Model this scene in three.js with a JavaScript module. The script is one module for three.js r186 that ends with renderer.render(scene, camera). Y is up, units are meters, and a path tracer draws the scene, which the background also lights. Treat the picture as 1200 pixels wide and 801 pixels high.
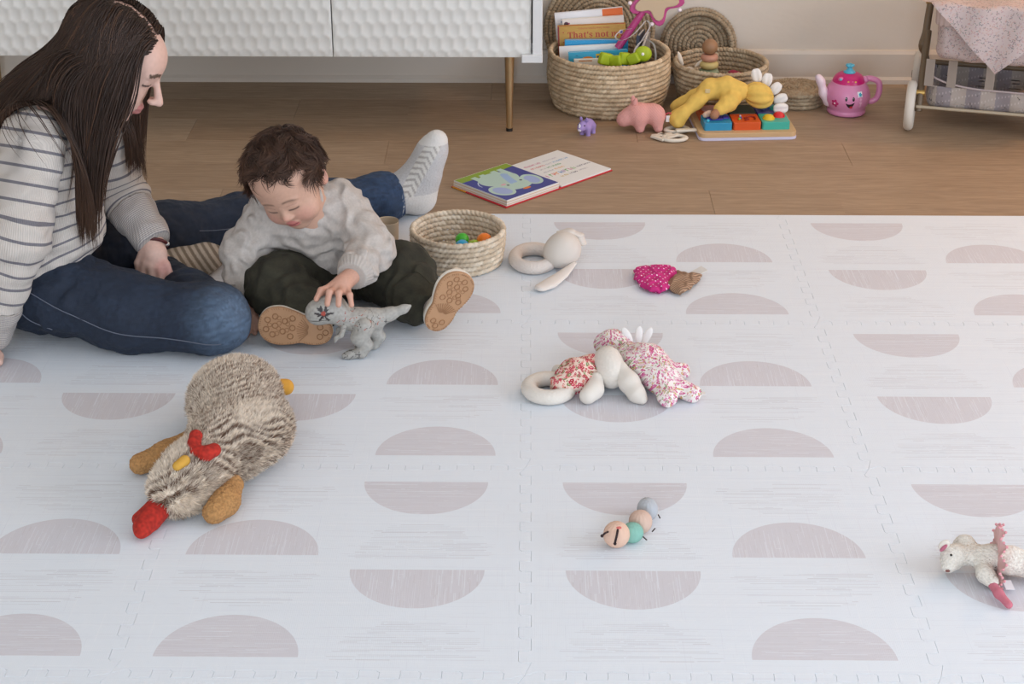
import * as THREE from 'three';
import { RoundedBoxGeometry } from 'three/addons/geometries/RoundedBoxGeometry.js';
import { mergeGeometries } from 'three/addons/utils/BufferGeometryUtils.js';
import { RectAreaLightUniformsLib } from 'three/addons/lights/RectAreaLightUniformsLib.js';
import { createNoise3D } from 'simplex-noise';

// ---------- camera, daylight, exposure ----------
const scene = new THREE.Scene();
const renderer = new THREE.WebGLRenderer({ antialias: true });
renderer.toneMapping = THREE.LinearToneMapping;
renderer.toneMappingExposure = 0.97;
renderer.shadowMap.enabled = true;
const camera = new THREE.PerspectiveCamera(22.1, 1200 / 801, 0.05, 60);   // a standing adult, looking down
camera.position.set(-0.001, 1.561, 3.929);
camera.lookAt(-0.001 - Math.sin(0.0086) * Math.cos(0.4512), 1.561 - Math.sin(0.4512), 3.929 - Math.cos(0.0086) * Math.cos(0.4512));
camera.rotateZ(0.0008);
scene.background = new THREE.Color(0xdfe9f5);
RectAreaLightUniformsLib.init();
function windowLight(w, h, pos, look, color, intensity) {
  const l = new THREE.RectAreaLight(color, intensity, w, h);
  l.position.set(...pos); l.lookAt(...look); l.castShadow = true; scene.add(l); return l;
}
windowLight(2.7, 2.0, [3.53, 1.2, 2.45], [0, 1.2, 2.45], 0xe4efff, 5.1);     // daylight of the big window in the right wall
windowLight(2.6, 2.0, [-0.6, 1.06, 5.43], [-0.6, 1.06, 0], 0xe6f1ff, 5.2);   // daylight of the window behind the photographer

// ---------- helpers ----------
let seed = 7;
const rnd = () => { seed = (seed * 1664525 + 1013904223) >>> 0; return seed / 4294967296; };
const reseed = (s) => { seed = s >>> 0; };
const rr = (a, b) => a + (b - a) * rnd();
const noise3 = createNoise3D((() => { let s = 12345; return () => { s = (s * 1664525 + 1013904223) >>> 0; return s / 4294967296; }; })());
const fbm = (x, y, z, o = 3) => { let a = 0.5, s = 0; for (let i = 0; i < o; i++) { s += a * noise3(x, y, z); x *= 2.03; y *= 2.03; z *= 2.03; a *= 0.5; } return s; };
const clamp = (x, a = 0, b = 1) => Math.min(b, Math.max(a, x));
const mix = (a, b, t) => a + (b - a) * t;
const mix3 = (a, b, t) => [mix(a[0], b[0], t), mix(a[1], b[1], t), mix(a[2], b[2], t)];
const sstep = (a, b, x) => { const t = clamp((x - a) / (b - a)); return t * t * (3 - 2 * t); };
const V = (x, y, z) => new THREE.Vector3(x, y, z);
const lin = (hex) => { const c = new THREE.Color(hex); return [c.r, c.g, c.b]; };
const used = {};
const numbered = (n) => { if (used[n] === undefined) { used[n] = 0; return n; } used[n]++; return n + '_' + String(used[n]).padStart(3, '0'); };
function shade(m) { m.castShadow = true; m.receiveShadow = true; return m; }
function obj(name, geo, mat, parent) { const m = shade(new THREE.Mesh(Array.isArray(geo) ? join(geo) : geo, mat)); m.name = parent ? name : numbered(name); (parent || scene).add(m); return m; }
function thing(name, label, category, pos = [0, 0, 0], ry = 0, group) {
  const o = new THREE.Group(); o.name = numbered(name); o.position.set(...pos); o.rotation.y = ry; o.userData = { label, category };
  if (group) o.userData.group = group; scene.add(o); return o;
}
function tag(o, label, category, group) { o.userData = { ...o.userData, label, category }; if (group) o.userData.group = group; return o; }
function struct(name, geo, mat) { const m = obj(name, geo, mat); m.userData.kind = 'structure'; return m; }
function join(list) {
  const anyC = list.some((g) => g.attributes.color);
  return mergeGeometries(list.map((g) => {
    const h = g.index ? g.toNonIndexed() : g.clone();
    if (!h.attributes.uv) h.setAttribute('uv', new THREE.BufferAttribute(new Float32Array(h.attributes.position.count * 2), 2));
    if (!h.attributes.normal) h.computeVertexNormals();
    if (anyC && !h.attributes.color) h.setAttribute('color', new THREE.BufferAttribute(new Float32Array(h.attributes.position.count * 3).fill(1), 3));
    for (const k of Object.keys(h.attributes)) if (!['position', 'normal', 'uv', 'color'].includes(k)) h.deleteAttribute(k);
    return h;
  }));
}
const mat = (c, rough = 0.8, o = {}) => new THREE.MeshStandardMaterial({ color: c, roughness: rough, metalness: 0, ...o });
const vmat = (rough = 0.85, o = {}) => new THREE.MeshStandardMaterial({ color: 0xffffff, roughness: rough, vertexColors: true, ...o });
const bx = (w, h, d, x, y, z, r = 0.002) => { const g = r ? new RoundedBoxGeometry(w, h, d, 2, Math.min(r, w / 2.01, h / 2.01, d / 2.01)) : new THREE.BoxGeometry(w, h, d); g.translate(x, y, z); return g; };
const cylAB = (a, b, r1, r2 = r1, seg = 16) => {
  const A = V(...a), B = V(...b), g = new THREE.CylinderGeometry(r2, r1, A.distanceTo(B), seg, 1);
  g.applyQuaternion(new THREE.Quaternion().setFromUnitVectors(V(0, 1, 0), B.clone().sub(A).normalize())); g.translate((A.x + B.x) / 2, (A.y + B.y) / 2, (A.z + B.z) / 2); return g;
};
const tube = (pts, r, seg = 40, rad = 8, closed = false) => new THREE.TubeGeometry(new THREE.CatmullRomCurve3(pts.map((p) => V(...p)), closed), seg, r, rad, closed);
const ball = (r, x, y, z, s = [1, 1, 1], w = 24, h = 16) => { const g = new THREE.SphereGeometry(r, w, h); g.scale(...s); g.translate(x, y, z); return g; };
const lathe = (pts, seg = 48) => new THREE.LatheGeometry(pts.map((p) => new THREE.Vector2(...p)), seg);
function dataTex(w, h, fn, srgb = true, rep) {
  const d = new Uint8Array(w * h * 4);
  for (let y = 0; y < h; y++) for (let x = 0; x < w; x++) { const c = fn(x, y, x / w, y / h), i = (y * w + x) * 4; d[i] = c[0]; d[i + 1] = c[1]; d[i + 2] = c[2]; d[i + 3] = c[3] ?? 255; }
  const t = new THREE.DataTexture(d, w, h); t.magFilter = THREE.LinearFilter; t.minFilter = THREE.LinearMipmapLinearFilter; t.wrapS = t.wrapT = THREE.RepeatWrapping; t.generateMipmaps = true;
  if (srgb) t.colorSpace = THREE.SRGBColorSpace; if (rep) t.repeat.set(...rep); t.needsUpdate = true; return t;
}
function canvasTex(w, h, draw) {
  const c = document.createElement('canvas'); c.width = w; c.height = h; draw(c.getContext('2d'), w, h);
  const t = new THREE.CanvasTexture(c); t.colorSpace = THREE.SRGBColorSpace; t.wrapS = t.wrapT = THREE.RepeatWrapping; return t;
}
// --- signed distance modelling: smooth joins of tapered capsules, ellipsoids, boxes; meshed with surface nets ---
const caps = (a, b, r1, r2 = r1) => {
  const [ax, ay, az] = a, dx = b[0] - ax, dy = b[1] - ay, dz = b[2] - az, q = 1 / (dx * dx + dy * dy + dz * dz + 1e-12);
  return (x, y, z) => { const px = x - ax, py = y - ay, pz = z - az; let t = (px * dx + py * dy + pz * dz) * q; t = t < 0 ? 0 : t > 1 ? 1 : t; const ex = px - dx * t, ey = py - dy * t, ez = pz - dz * t; return Math.sqrt(ex * ex + ey * ey + ez * ez) - (r1 + (r2 - r1) * t); };
};
const chain = (pts, k = 0.02) => { const f = []; for (let i = 0; i + 1 < pts.length; i++) f.push(caps(pts[i], pts[i + 1], pts[i][3], pts[i + 1][3])); return uni(k, ...f); };   // points are [x, y, z, radius]
const ell = (c, r, q) => {   // q: optional Quaternion turning the ellipsoid
  const m = Math.min(...r), iq = q ? new THREE.Matrix3().setFromMatrix4(new THREE.Matrix4().makeRotationFromQuaternion(q.clone().invert())).elements : null;
  return (x, y, z) => {
    x -= c[0]; y -= c[1]; z -= c[2];
    if (iq) { const X = iq[0] * x + iq[3] * y + iq[6] * z, Y = iq[1] * x + iq[4] * y + iq[7] * z, Z = iq[2] * x + iq[5] * y + iq[8] * z; x = X; y = Y; z = Z; }
    const a = x / r[0], b = y / r[1], d = z / r[2], k0 = Math.sqrt(a * a + b * b + d * d); if (k0 < 1e-6) return -m;
    const e = a / r[0], f = b / r[1], g = d / r[2]; return k0 * (k0 - 1) / Math.sqrt(e * e + f * f + g * g);
  };
};
const rbox = (c, h, r) => (x, y, z) => { const a = Math.abs(x - c[0]) - h[0] + r, b = Math.abs(y - c[1]) - h[1] + r, d = Math.abs(z - c[2]) - h[2] + r; return Math.hypot(Math.max(a, 0), Math.max(b, 0), Math.max(d, 0)) + Math.min(Math.max(a, b, d), 0) - r; };
const smin = (a, b, k) => { const h = Math.max(k - Math.abs(a - b), 0) / k; return Math.min(a, b) - h * h * k * 0.25; };
const uni = (k, ...fs) => (x, y, z) => { let d = fs[0](x, y, z); for (let i = 1; i < fs.length; i++) { const e = fs[i](x, y, z); d = k > 0 ? smin(d, e, k) : Math.min(d, e); } return d; };
const sub = (f, g, k = 0.004) => (x, y, z) => -smin(-f(x, y, z), g(x, y, z), k);
const cut = (f, g, k = 0.004) => (x, y, z) => -smin(-f(x, y, z), -g(x, y, z), k);
const grow = (f, r) => (x, y, z) => f(x, y, z) - r;
const half = (p, n) => { const l = Math.hypot(...n), a = n[0] / l, b = n[1] / l, c = n[2] / l, w = a * p[0] + b * p[1] + c * p[2]; return (x, y, z) => a * x + b * y + c * z - w; };   // inside: behind the plane
function grad(f, x, y, z, e = 0.0015) { const gx = f(x + e, y, z) - f(x - e, y, z), gy = f(x, y + e, z) - f(x, y - e, z), gz = f(x, y, z + e) - f(x, y, z - e), l = Math.hypot(gx, gy, gz) || 1; return [gx / l, gy / l, gz / l]; }
function snap(f, p, off = 0) { let [x, y, z] = p; for (let i = 0; i < 6; i++) { const d = f(x, y, z) - off, g = grad(f, x, y, z); x -= g[0] * d * 0.9; y -= g[1] * d * 0.9; z -= g[2] * d * 0.9; } return [x, y, z]; }
function net(f, lo, hi, cell, { color, uv } = {}) {
  const nx = Math.ceil((hi[0] - lo[0]) / cell) + 2, ny = Math.ceil((hi[1] - lo[1]) / cell) + 2, nz = Math.ceil((hi[2] - lo[2]) / cell) + 2, B = 4;
  const F = new Float32Array(nx * ny * nz), at = (i, j, k) => (k * ny + j) * nx + i, R = B * cell * 0.95 * 1.5;
  for (let k = 0; k < nz; k += B) for (let j = 0; j < ny; j += B) for (let i = 0; i < nx; i += B) {
    const c = f(lo[0] + (i + 1.5) * cell, lo[1] + (j + 1.5) * cell, lo[2] + (k + 1.5) * cell), far = Math.abs(c) > R;
    for (let c2 = k; c2 < Math.min(k + B, nz); c2++) for (let b = j; b < Math.min(j + B, ny); b++) for (let a = i; a < Math.min(i + B, nx); a++) F[at(a, b, c2)] = far ? c : f(lo[0] + a * cell, lo[1] + b * cell, lo[2] + c2 * cell);
  }
  const id = new Int32Array(nx * ny * nz).fill(-1), P = [], I = [];
  const E = [[0, 1], [2, 3], [4, 5], [6, 7], [0, 2], [1, 3], [4, 6], [5, 7], [0, 4], [1, 5], [2, 6], [3, 7]];
  const v = new Float32Array(8);
  for (let k = 0; k < nz - 1; k++) for (let j = 0; j < ny - 1; j++) for (let i = 0; i < nx - 1; i++) {
    let m = 0; for (let c = 0; c < 8; c++) { v[c] = F[at(i + (c & 1), j + ((c >> 1) & 1), k + (c >> 2))]; if (v[c] < 0) m |= 1 << c; }
    if (m === 0 || m === 255) continue;
    let sx = 0, sy = 0, sz = 0, n = 0;
    for (const [a, b] of E) { if (((m >> a) & 1) === ((m >> b) & 1)) continue; const t = v[a] / (v[a] - v[b]); sx += mix(a & 1, b & 1, t); sy += mix((a >> 1) & 1, (b >> 1) & 1, t); sz += mix(a >> 2, b >> 2, t); n++; }
    id[at(i, j, k)] = P.length / 3; P.push(lo[0] + (i + sx / n) * cell, lo[1] + (j + sy / n) * cell, lo[2] + (k + sz / n) * cell);
  }
  const quad = (a, b, c, d, flip) => { if (a < 0 || b < 0 || c < 0 || d < 0) return; flip ? I.push(a, c, b, a, d, c) : I.push(a, b, c, a, c, d); };
  for (let k = 1; k < nz - 1; k++) for (let j = 1; j < ny - 1; j++) for (let i = 1; i < nx - 1; i++) {
    const s = F[at(i, j, k)] < 0;
    if (s !== F[at(i + 1, j, k)] < 0) quad(id[at(i, j - 1, k - 1)], id[at(i, j, k - 1)], id[at(i, j, k)], id[at(i, j - 1, k)], !s);
    if (s !== F[at(i, j + 1, k)] < 0) quad(id[at(i - 1, j, k - 1)], id[at(i - 1, j, k)], id[at(i, j, k)], id[at(i, j, k - 1)], !s);
    if (s !== F[at(i, j, k + 1)] < 0) quad(id[at(i - 1, j - 1, k)], id[at(i, j - 1, k)], id[at(i, j, k)], id[at(i - 1, j, k)], !s);
  }
  const g = new THREE.BufferGeometry(), n = P.length / 3, N = new Float32Array(n * 3), C = color ? new Float32Array(n * 3) : null, U = new Float32Array(n * 2);
  for (let q = 0; q < n; q++) {
    const x = P[q * 3], y = P[q * 3 + 1], z = P[q * 3 + 2], nn = grad(f, x, y, z, cell * 0.5); N.set(nn, q * 3);
    if (C) C.set(color(x, y, z, nn), q * 3);
    const t = uv ? uv(x, y, z, nn) : [x * 0.8 + z * 0.6, y + z * 0.35 - x * 0.2]; U[q * 2] = t[0]; U[q * 2 + 1] = t[1];
  }
  g.setAttribute('position', new THREE.BufferAttribute(new Float32Array(P), 3)); g.setAttribute('normal', new THREE.BufferAttribute(N, 3)); g.setAttribute('uv', new THREE.BufferAttribute(U, 2));
  if (C) g.setAttribute('color', new THREE.BufferAttribute(C, 3));
  g.setIndex(I); return g;
}
function paint(g, fn) { const p = g.attributes.position, n = g.attributes.normal, c = new Float32Array(p.count * 3); for (let i = 0; i < p.count; i++) c.set(fn(p.getX(i), p.getY(i), p.getZ(i), n ? [n.getX(i), n.getY(i), n.getZ(i)] : null), i * 3); g.setAttribute('color', new THREE.BufferAttribute(c, 3)); return g; }

// ---------- the room ----------
const FL = -0.012;                                                    // floor level; the top of the foam mat is y = 0
const plaster = dataTex(256, 256, (x, y) => { const v = 128 + 90 * fbm(x / 7, y / 7, 0, 3); return [v, v, v]; }, false, [6, 4]);
const wallMat = mat(new THREE.Color().setRGB(0.70, 0.635, 0.55), 0.9, { bumpMap: plaster, bumpScale: 0.0006 });
const trimMat = mat(new THREE.Color().setRGB(0.72, 0.655, 0.575), 0.5);
const X0 = -3.3, X1 = 3.6, Z0 = -1.1, Z1 = 5.5, H = 2.6, TH = 0.15;
struct('wall_back', bx(X1 - X0 + 2 * TH, H + 0.2, TH, (X0 + X1) / 2, H / 2 - 0.1, Z0 - TH / 2, 0), wallMat);
struct('wall_left', bx(TH, H + 0.2, Z1 - Z0, X0 - TH / 2, H / 2 - 0.1, (Z0 + Z1) / 2, 0), wallMat);
const wz0 = 1.05, wz1 = 3.85, wy0 = 0.2, wy1 = 2.2;                       // the window opening in the right wall
struct('wall_right', [bx(TH, H + 0.2, wz0 - Z0, X1 + TH / 2, H / 2 - 0.1, (Z0 + wz0) / 2, 0), bx(TH, H + 0.2, Z1 - wz1, X1 + TH / 2, H / 2 - 0.1, (Z1 + wz1) / 2, 0),
  bx(TH, wy0 + 0.2, wz1 - wz0, X1 + TH / 2, wy0 / 2 - 0.1, (wz0 + wz1) / 2, 0), bx(TH, H - wy1, wz1 - wz0, X1 + TH / 2, (H + wy1) / 2, (wz0 + wz1) / 2, 0)], wallMat);
const fx0 = -1.95, fx1 = 0.75, fy0 = 0.03, fy1 = 2.1;                      // the window opening behind the photographer
struct('wall_front', [bx(fx0 - X0, H + 0.2, TH, (X0 + fx0) / 2, H / 2 - 0.1, Z1 + TH / 2, 0), bx(X1 - fx1, H + 0.2, TH, (X1 + fx1) / 2, H / 2 - 0.1, Z1 + TH / 2, 0),
  bx(fx1 - fx0, fy0 + 0.2, TH, (fx0 + fx1) / 2, fy0 / 2 - 0.1, Z1 + TH / 2, 0), bx(fx1 - fx0, H - fy1, TH, (fx0 + fx1) / 2, (H + fy1) / 2, Z1 + TH / 2, 0)], wallMat);
struct('ceiling', bx(X1 - X0 + 2 * TH, 0.15, Z1 - Z0 + 2 * TH, (X0 + X1) / 2, H + 0.075, (Z0 + Z1) / 2, 0), mat(0xefefec, 0.9));
const glassMat = new THREE.MeshPhysicalMaterial({ color: 0xffffff, roughness: 0, transmission: 1, thickness: 0, ior: 1.45 });
function windowUnit(name, along, c, w, h) {   // frame with two casements; along 'z' or 'x'
  const g = new THREE.Group(); g.name = name; g.userData.kind = 'structure'; scene.add(g); g.position.set(...c); if (along === 'z') g.rotation.y = Math.PI / 2;
  obj('frame', [bx(w, 0.05, 0.06, 0, h / 2 - 0.025, 0), bx(w, 0.05, 0.06, 0, -h / 2 + 0.025, 0), bx(0.05, h, 0.06, -w / 2 + 0.025, 0, 0), bx(0.05, h, 0.06, w / 2 - 0.025, 0, 0), bx(0.06, h, 0.06, 0, 0, 0)], trimMat, g);
  for (const s of [-1, 1]) obj('pane', bx(w / 2 - 0.08, h - 0.1, 0.006, s * w / 4, 0, 0, 0), glassMat, g);
}
windowUnit('window_1', 'z', [X1 + 0.09, (wy0 + wy1) / 2, (wz0 + wz1) / 2], wz1 - wz0, wy1 - wy0);
windowUnit('window_2', 'x', [(fx0 + fx1) / 2, (fy0 + fy1) / 2, Z1 + 0.09], fx1 - fx0, fy1 - fy0);
// baseboard: a tall plain board with a small quarter round at its foot
{
  const s = new THREE.Shape([[0, 0], [0.022, 0], [0.022, 0.012], [0.014, 0.02], [0.014, 0.088], [0.009, 0.097], [0, 0.099]].map((p) => new THREE.Vector2(...p)));
  const g = new THREE.ExtrudeGeometry(s, { depth: X1 - X0, bevelEnabled: false }); g.rotateY(-Math.PI / 2); g.translate(X1, FL, Z0);
  const h = g.clone(); h.computeBoundingBox();
  const b = struct('baseboard_back', (() => { const e = new THREE.ExtrudeGeometry(s, { depth: X1 - X0, bevelEnabled: false }); e.applyMatrix4(new THREE.Matrix4().makeBasis(V(0, 0, 1), V(0, 1, 0), V(-1, 0, 0))); e.translate(X1, FL, Z0); return e; })(), trimMat);
}
// socket plate on the back wall, its lower end in view
{
  const t = thing('socket_plate', 'white wall socket plate above the leaning basket lid', 'socket', [0.605, 0.345, Z0]);
  obj('plate', bx(0.075, 0.12, 0.007, 0, 0, 0.0035, 0.003), mat(0xe9e6e0, 0.4), t);
  for (const y of [-0.022, 0.022]) obj('outlet', bx(0.034, 0.03, 0.004, 0, y, 0.0075, 0.002), mat(0xdedad2, 0.4), t);
}
// wood floor: every plank is a piece; grain runs along the plank
function woodTex(k) {
  return dataTex(1024, 256, (x, y, u, v) => {
    const w = 0.5 * fbm(u * 3 + k * 9, v * 2.5, 1.7 + k, 3), g1 = fbm(u * 5 + k * 3, (v + w * 0.10) * 26, k, 3), g2 = fbm(u * 24, v * 110, k + 5, 2);
    const cath = Math.sin((v * 2.2 + w * 1.6 + 0.35 * Math.pow(Math.abs(u - 0.5) * 2, 2)) * 19), dark = clamp(g1 * 0.5 + g2 * 0.35 + cath * 0.10 + w * 0.3, -0.7, 0.7);
    const t = 0.5 - 0.62 * dark; return [mix(144, 203, t), mix(122, 178, t), mix(99, 150, t)];
  });
}
const plankMats = [];
for (let k = 0; k < 4; k++) { const m = woodTex(k * 2.3 + 0.4); for (const c of [0xffffff, 0xf6f2ee, 0xeee8e2]) plankMats.push(mat(c, 0.55, { map: m, bumpMap: m, bumpScale: 0.0004 })); }
{
  const fl = new THREE.Group(); fl.name = 'floor'; fl.userData.kind = 'structure'; scene.add(fl);
  obj('subfloor', bx(X1 - X0 + 2 * TH, 0.2, Z1 - Z0 + 2 * TH, (X0 + X1) / 2, FL - 0.112, (Z0 + Z1) / 2, 0), mat(0x3a2e24, 0.9), fl);
  const PW = 0.181, PL = 1.22, geos = [0, 1, 2].map((k) => { const g = bx(PL - 0.0006, 0.012, PW - 0.0007, 0, -0.006, 0, 0.0006), p = g.attributes.position, u = g.attributes.uv; for (let i = 0; i < p.count; i++) u.setXY(i, p.getX(i) / PL + 0.5 + k * 0.37, p.getZ(i) / PW * 0.9 + 0.5 + k * 0.21); return g; });
  reseed(31);
  const rows = Math.ceil((Z1 - Z0) / PW);
  for (let r = 0; r < rows; r++) {
    const z = Z0 + (r + 0.5) * PW, off = [0.62, 0.17, 0.95, 0.40, 0.78, 0.08, 0.55][r % 7] * PL;
    for (let x = X0 - PL + off; x < X1 + PL; x += PL) {
      const a = Math.max(x, X0), b = Math.min(x + PL, X1); if (b - a < 0.02) continue;
      const m = obj('plank', geos[Math.floor(rnd() * 3)], plankMats[Math.floor(rnd() * plankMats.length)], fl);
      m.position.set((a + b) / 2, FL, z); m.scale.x = (b - a) / PL;
    }
  }
}
// foam play mat: interlocking tiles, each cut with its own dovetail teeth
{
  const T = 0.61, N = 1536, S = N / T;
  reseed(5);
  const img = canvasTex(N, N, (c) => {
    c.fillStyle = '#e3eaf1'; c.fillRect(0, 0, N, N);
    for (let i = 0; i < 900; i++) { const l = rr(40, 420), hz = rnd() < 0.75; c.fillStyle = rnd() < 0.5 ? 'rgba(255,255,255,.16)' : 'rgba(196,200,208,.16)'; hz ? c.fillRect(rr(-50, N), rr(0, N), l, rr(1, 3)) : c.fillRect(rr(0, N), rr(-50, N), rr(1, 2.5), l * 0.5); }
    const R = 0.1085 * S;
    const halfPath = (cx, y, up) => { c.beginPath(); c.arc(cx, y, R, up ? Math.PI : 0, up ? 2 * Math.PI : Math.PI); c.closePath(); };
    const solid = (cx, y, up, vert) => {
      c.save(); halfPath(cx, y, up); c.clip(); c.fillStyle = '#d3d2d8'; c.fillRect(cx - R, y - R, 2 * R, 2 * R);
      for (let i = 0; i < 260; i++) { c.fillStyle = rnd() < 0.66 ? `rgba(229,234,240,${rr(0.15, 0.65)})` : `rgba(186,178,178,${rr(0.08, 0.25)})`; const l = rr(20, 190) * (rnd() < 0.3 ? 1.8 : 1), w = rr(1, 4); vert ? c.fillRect(cx + rr(-R, R), y + rr(-R, R), w, l) : c.fillRect(cx + rr(-R, R), y + rr(-R, R), l, w); }
      for (let i = 0; i < 60; i++) { c.fillStyle = `rgba(236,238,242,${rr(0.2, 0.6)})`; c.fillRect(cx + rr(-R, R), y + rr(-R, R), rr(2, 22), rr(1, 4)); }
      c.restore();
    };
    const hatch = (cx, y, up) => {
      c.save();
      for (let k = 0; k < 26; k++) {
        if (rnd() < 0.12) continue; const d = (k + 0.5) / 26 * R * 0.97, hw = Math.sqrt(R * R - d * d), yy = up ? y - d : y + d, e = rr(-0.18, 0.16) * R, e2 = rr(-0.18, 0.16) * R;
        let x = cx - hw + e; const end = cx + hw + e2;
        while (x < end) { const l = rr(30, 260); if (rnd() < 0.8) { c.fillStyle = `rgba(180,178,184,${rr(0.14, 0.5)})`; c.fillRect(x, yy + rr(-1.5, 1.5), Math.min(l, end - x), rr(1.5, 4.2)); } x += l + rr(0, 14); }
      }
      c.restore();
    };
    // left column: solid with its flat side up, hatched with its flat side down; right column the other way round
    const cl = 0.285 * N, cr = 0.733 * N;
    [0, 1].forEach((j) => {
      solid(cl, (0.085 + j * 0.457) * N, false, j === 1); hatch(cl, (0.487 + j * 0.455) * N, true);
      hatch(cr, (0.085 + j * 0.457) * N, false); solid(cr, (0.474 + j * 0.457) * N, true, j === 0);
    });
  });
  const img2 = img.clone(); img2.repeat.set(-1, 1); img2.offset.set(1, 0);
  const weave = dataTex(64, 64, (x, y) => { const v = 128 + 70 * Math.sin((x + y) / 64 * Math.PI * 2 * 8) * Math.cos((x - y) / 64 * Math.PI * 2 * 8) + 25 * Math.sin(x / 64 * Math.PI * 2 * 8); return [v, v, v]; }, false, [26, 26]);
  const mats = [img, img2].map((m) => mat(0xffffff, 0.62, { map: m, bumpMap: weave, bumpScale: 0.00035 }));
  const side = mat(0xe3e6ea, 0.8);
  // the dovetail line along one edge of a tile, 10 teeth
  const edge = (flat) => { if (flat) return [[0, 0]]; const o = [[0, 0]], n = 10, p = T / n, d = 0.0095; for (let k = 0; k < n; k++) { const s = k % 2 ? 1 : 1, a = k * p; if (k === 0) o.push([p * 0.30, -d]); else o.push([a + p * 0.0, -d]); o.push([a + p * 0.42, -d], [a + p * 0.50, -d * 0.55], [a + p * 0.48, d], [a + p * 0.98, d], [a + p * 1.0, d * 0.5]); } o.pop(); o.pop(); return o; };
  const mk = (fl) => {   // fl: which edges are straight (back, left, front, right)
    const gap = 0.00014, sh = new THREE.Shape(), P = [];
    const push = (x, z) => P.push([x, z]);
    const e0 = edge(fl[0]), e1 = edge(fl[1]);
    for (const [t, d] of e0) push(t, d);                               // back edge, left to right
    push(T, 0);
    for (const [t, d] of edge(fl[3]).slice(1)) push(T + d, t);          // right edge, back to front
    push(T, T);
    for (const [t, d] of edge(fl[2]).slice(1).reverse()) push(t, T + d);
    push(0, T);
    for (const [t, d] of e1.slice(1).reverse()) push(d, t);
    P.forEach(([x, z], i) => (i ? sh.lineTo(x, -z) : sh.moveTo(x, -z)));
    const g = new THREE.ExtrudeGeometry(sh, { depth: 0.0108, bevelEnabled: true, bevelSize: 0.0004, bevelThickness: 0.0006, bevelSegments: 1, bevelOffset: -0.0004 - gap });
    g.rotateX(-Math.PI / 2); g.translate(0, -0.0114, 0);
    const p = g.attributes.position, u = g.attributes.uv; for (let i = 0; i < p.count; i++) u.setXY(i, p.getX(i) / T, 1 - p.getZ(i) / T); return g;
  };
  const gB = mk([1, 0, 0, 0]), gI = mk([0, 0, 0, 0]);
  const m = thing('foam_play_mat', 'pale interlocking foam play mat printed with taupe half moons', 'play mat');
  for (let r = 0; r < 5; r++) for (let c = -4; c < 4; c++) { const t = obj('foam_tile', r ? gI : gB, (r === 1 && c === -2) || (r === 2 && c === -1) || (r === 3 && c === 1) ? mats[1] : mats[0], m); t.position.set(c * T, 0, r * T); }
}
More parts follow.
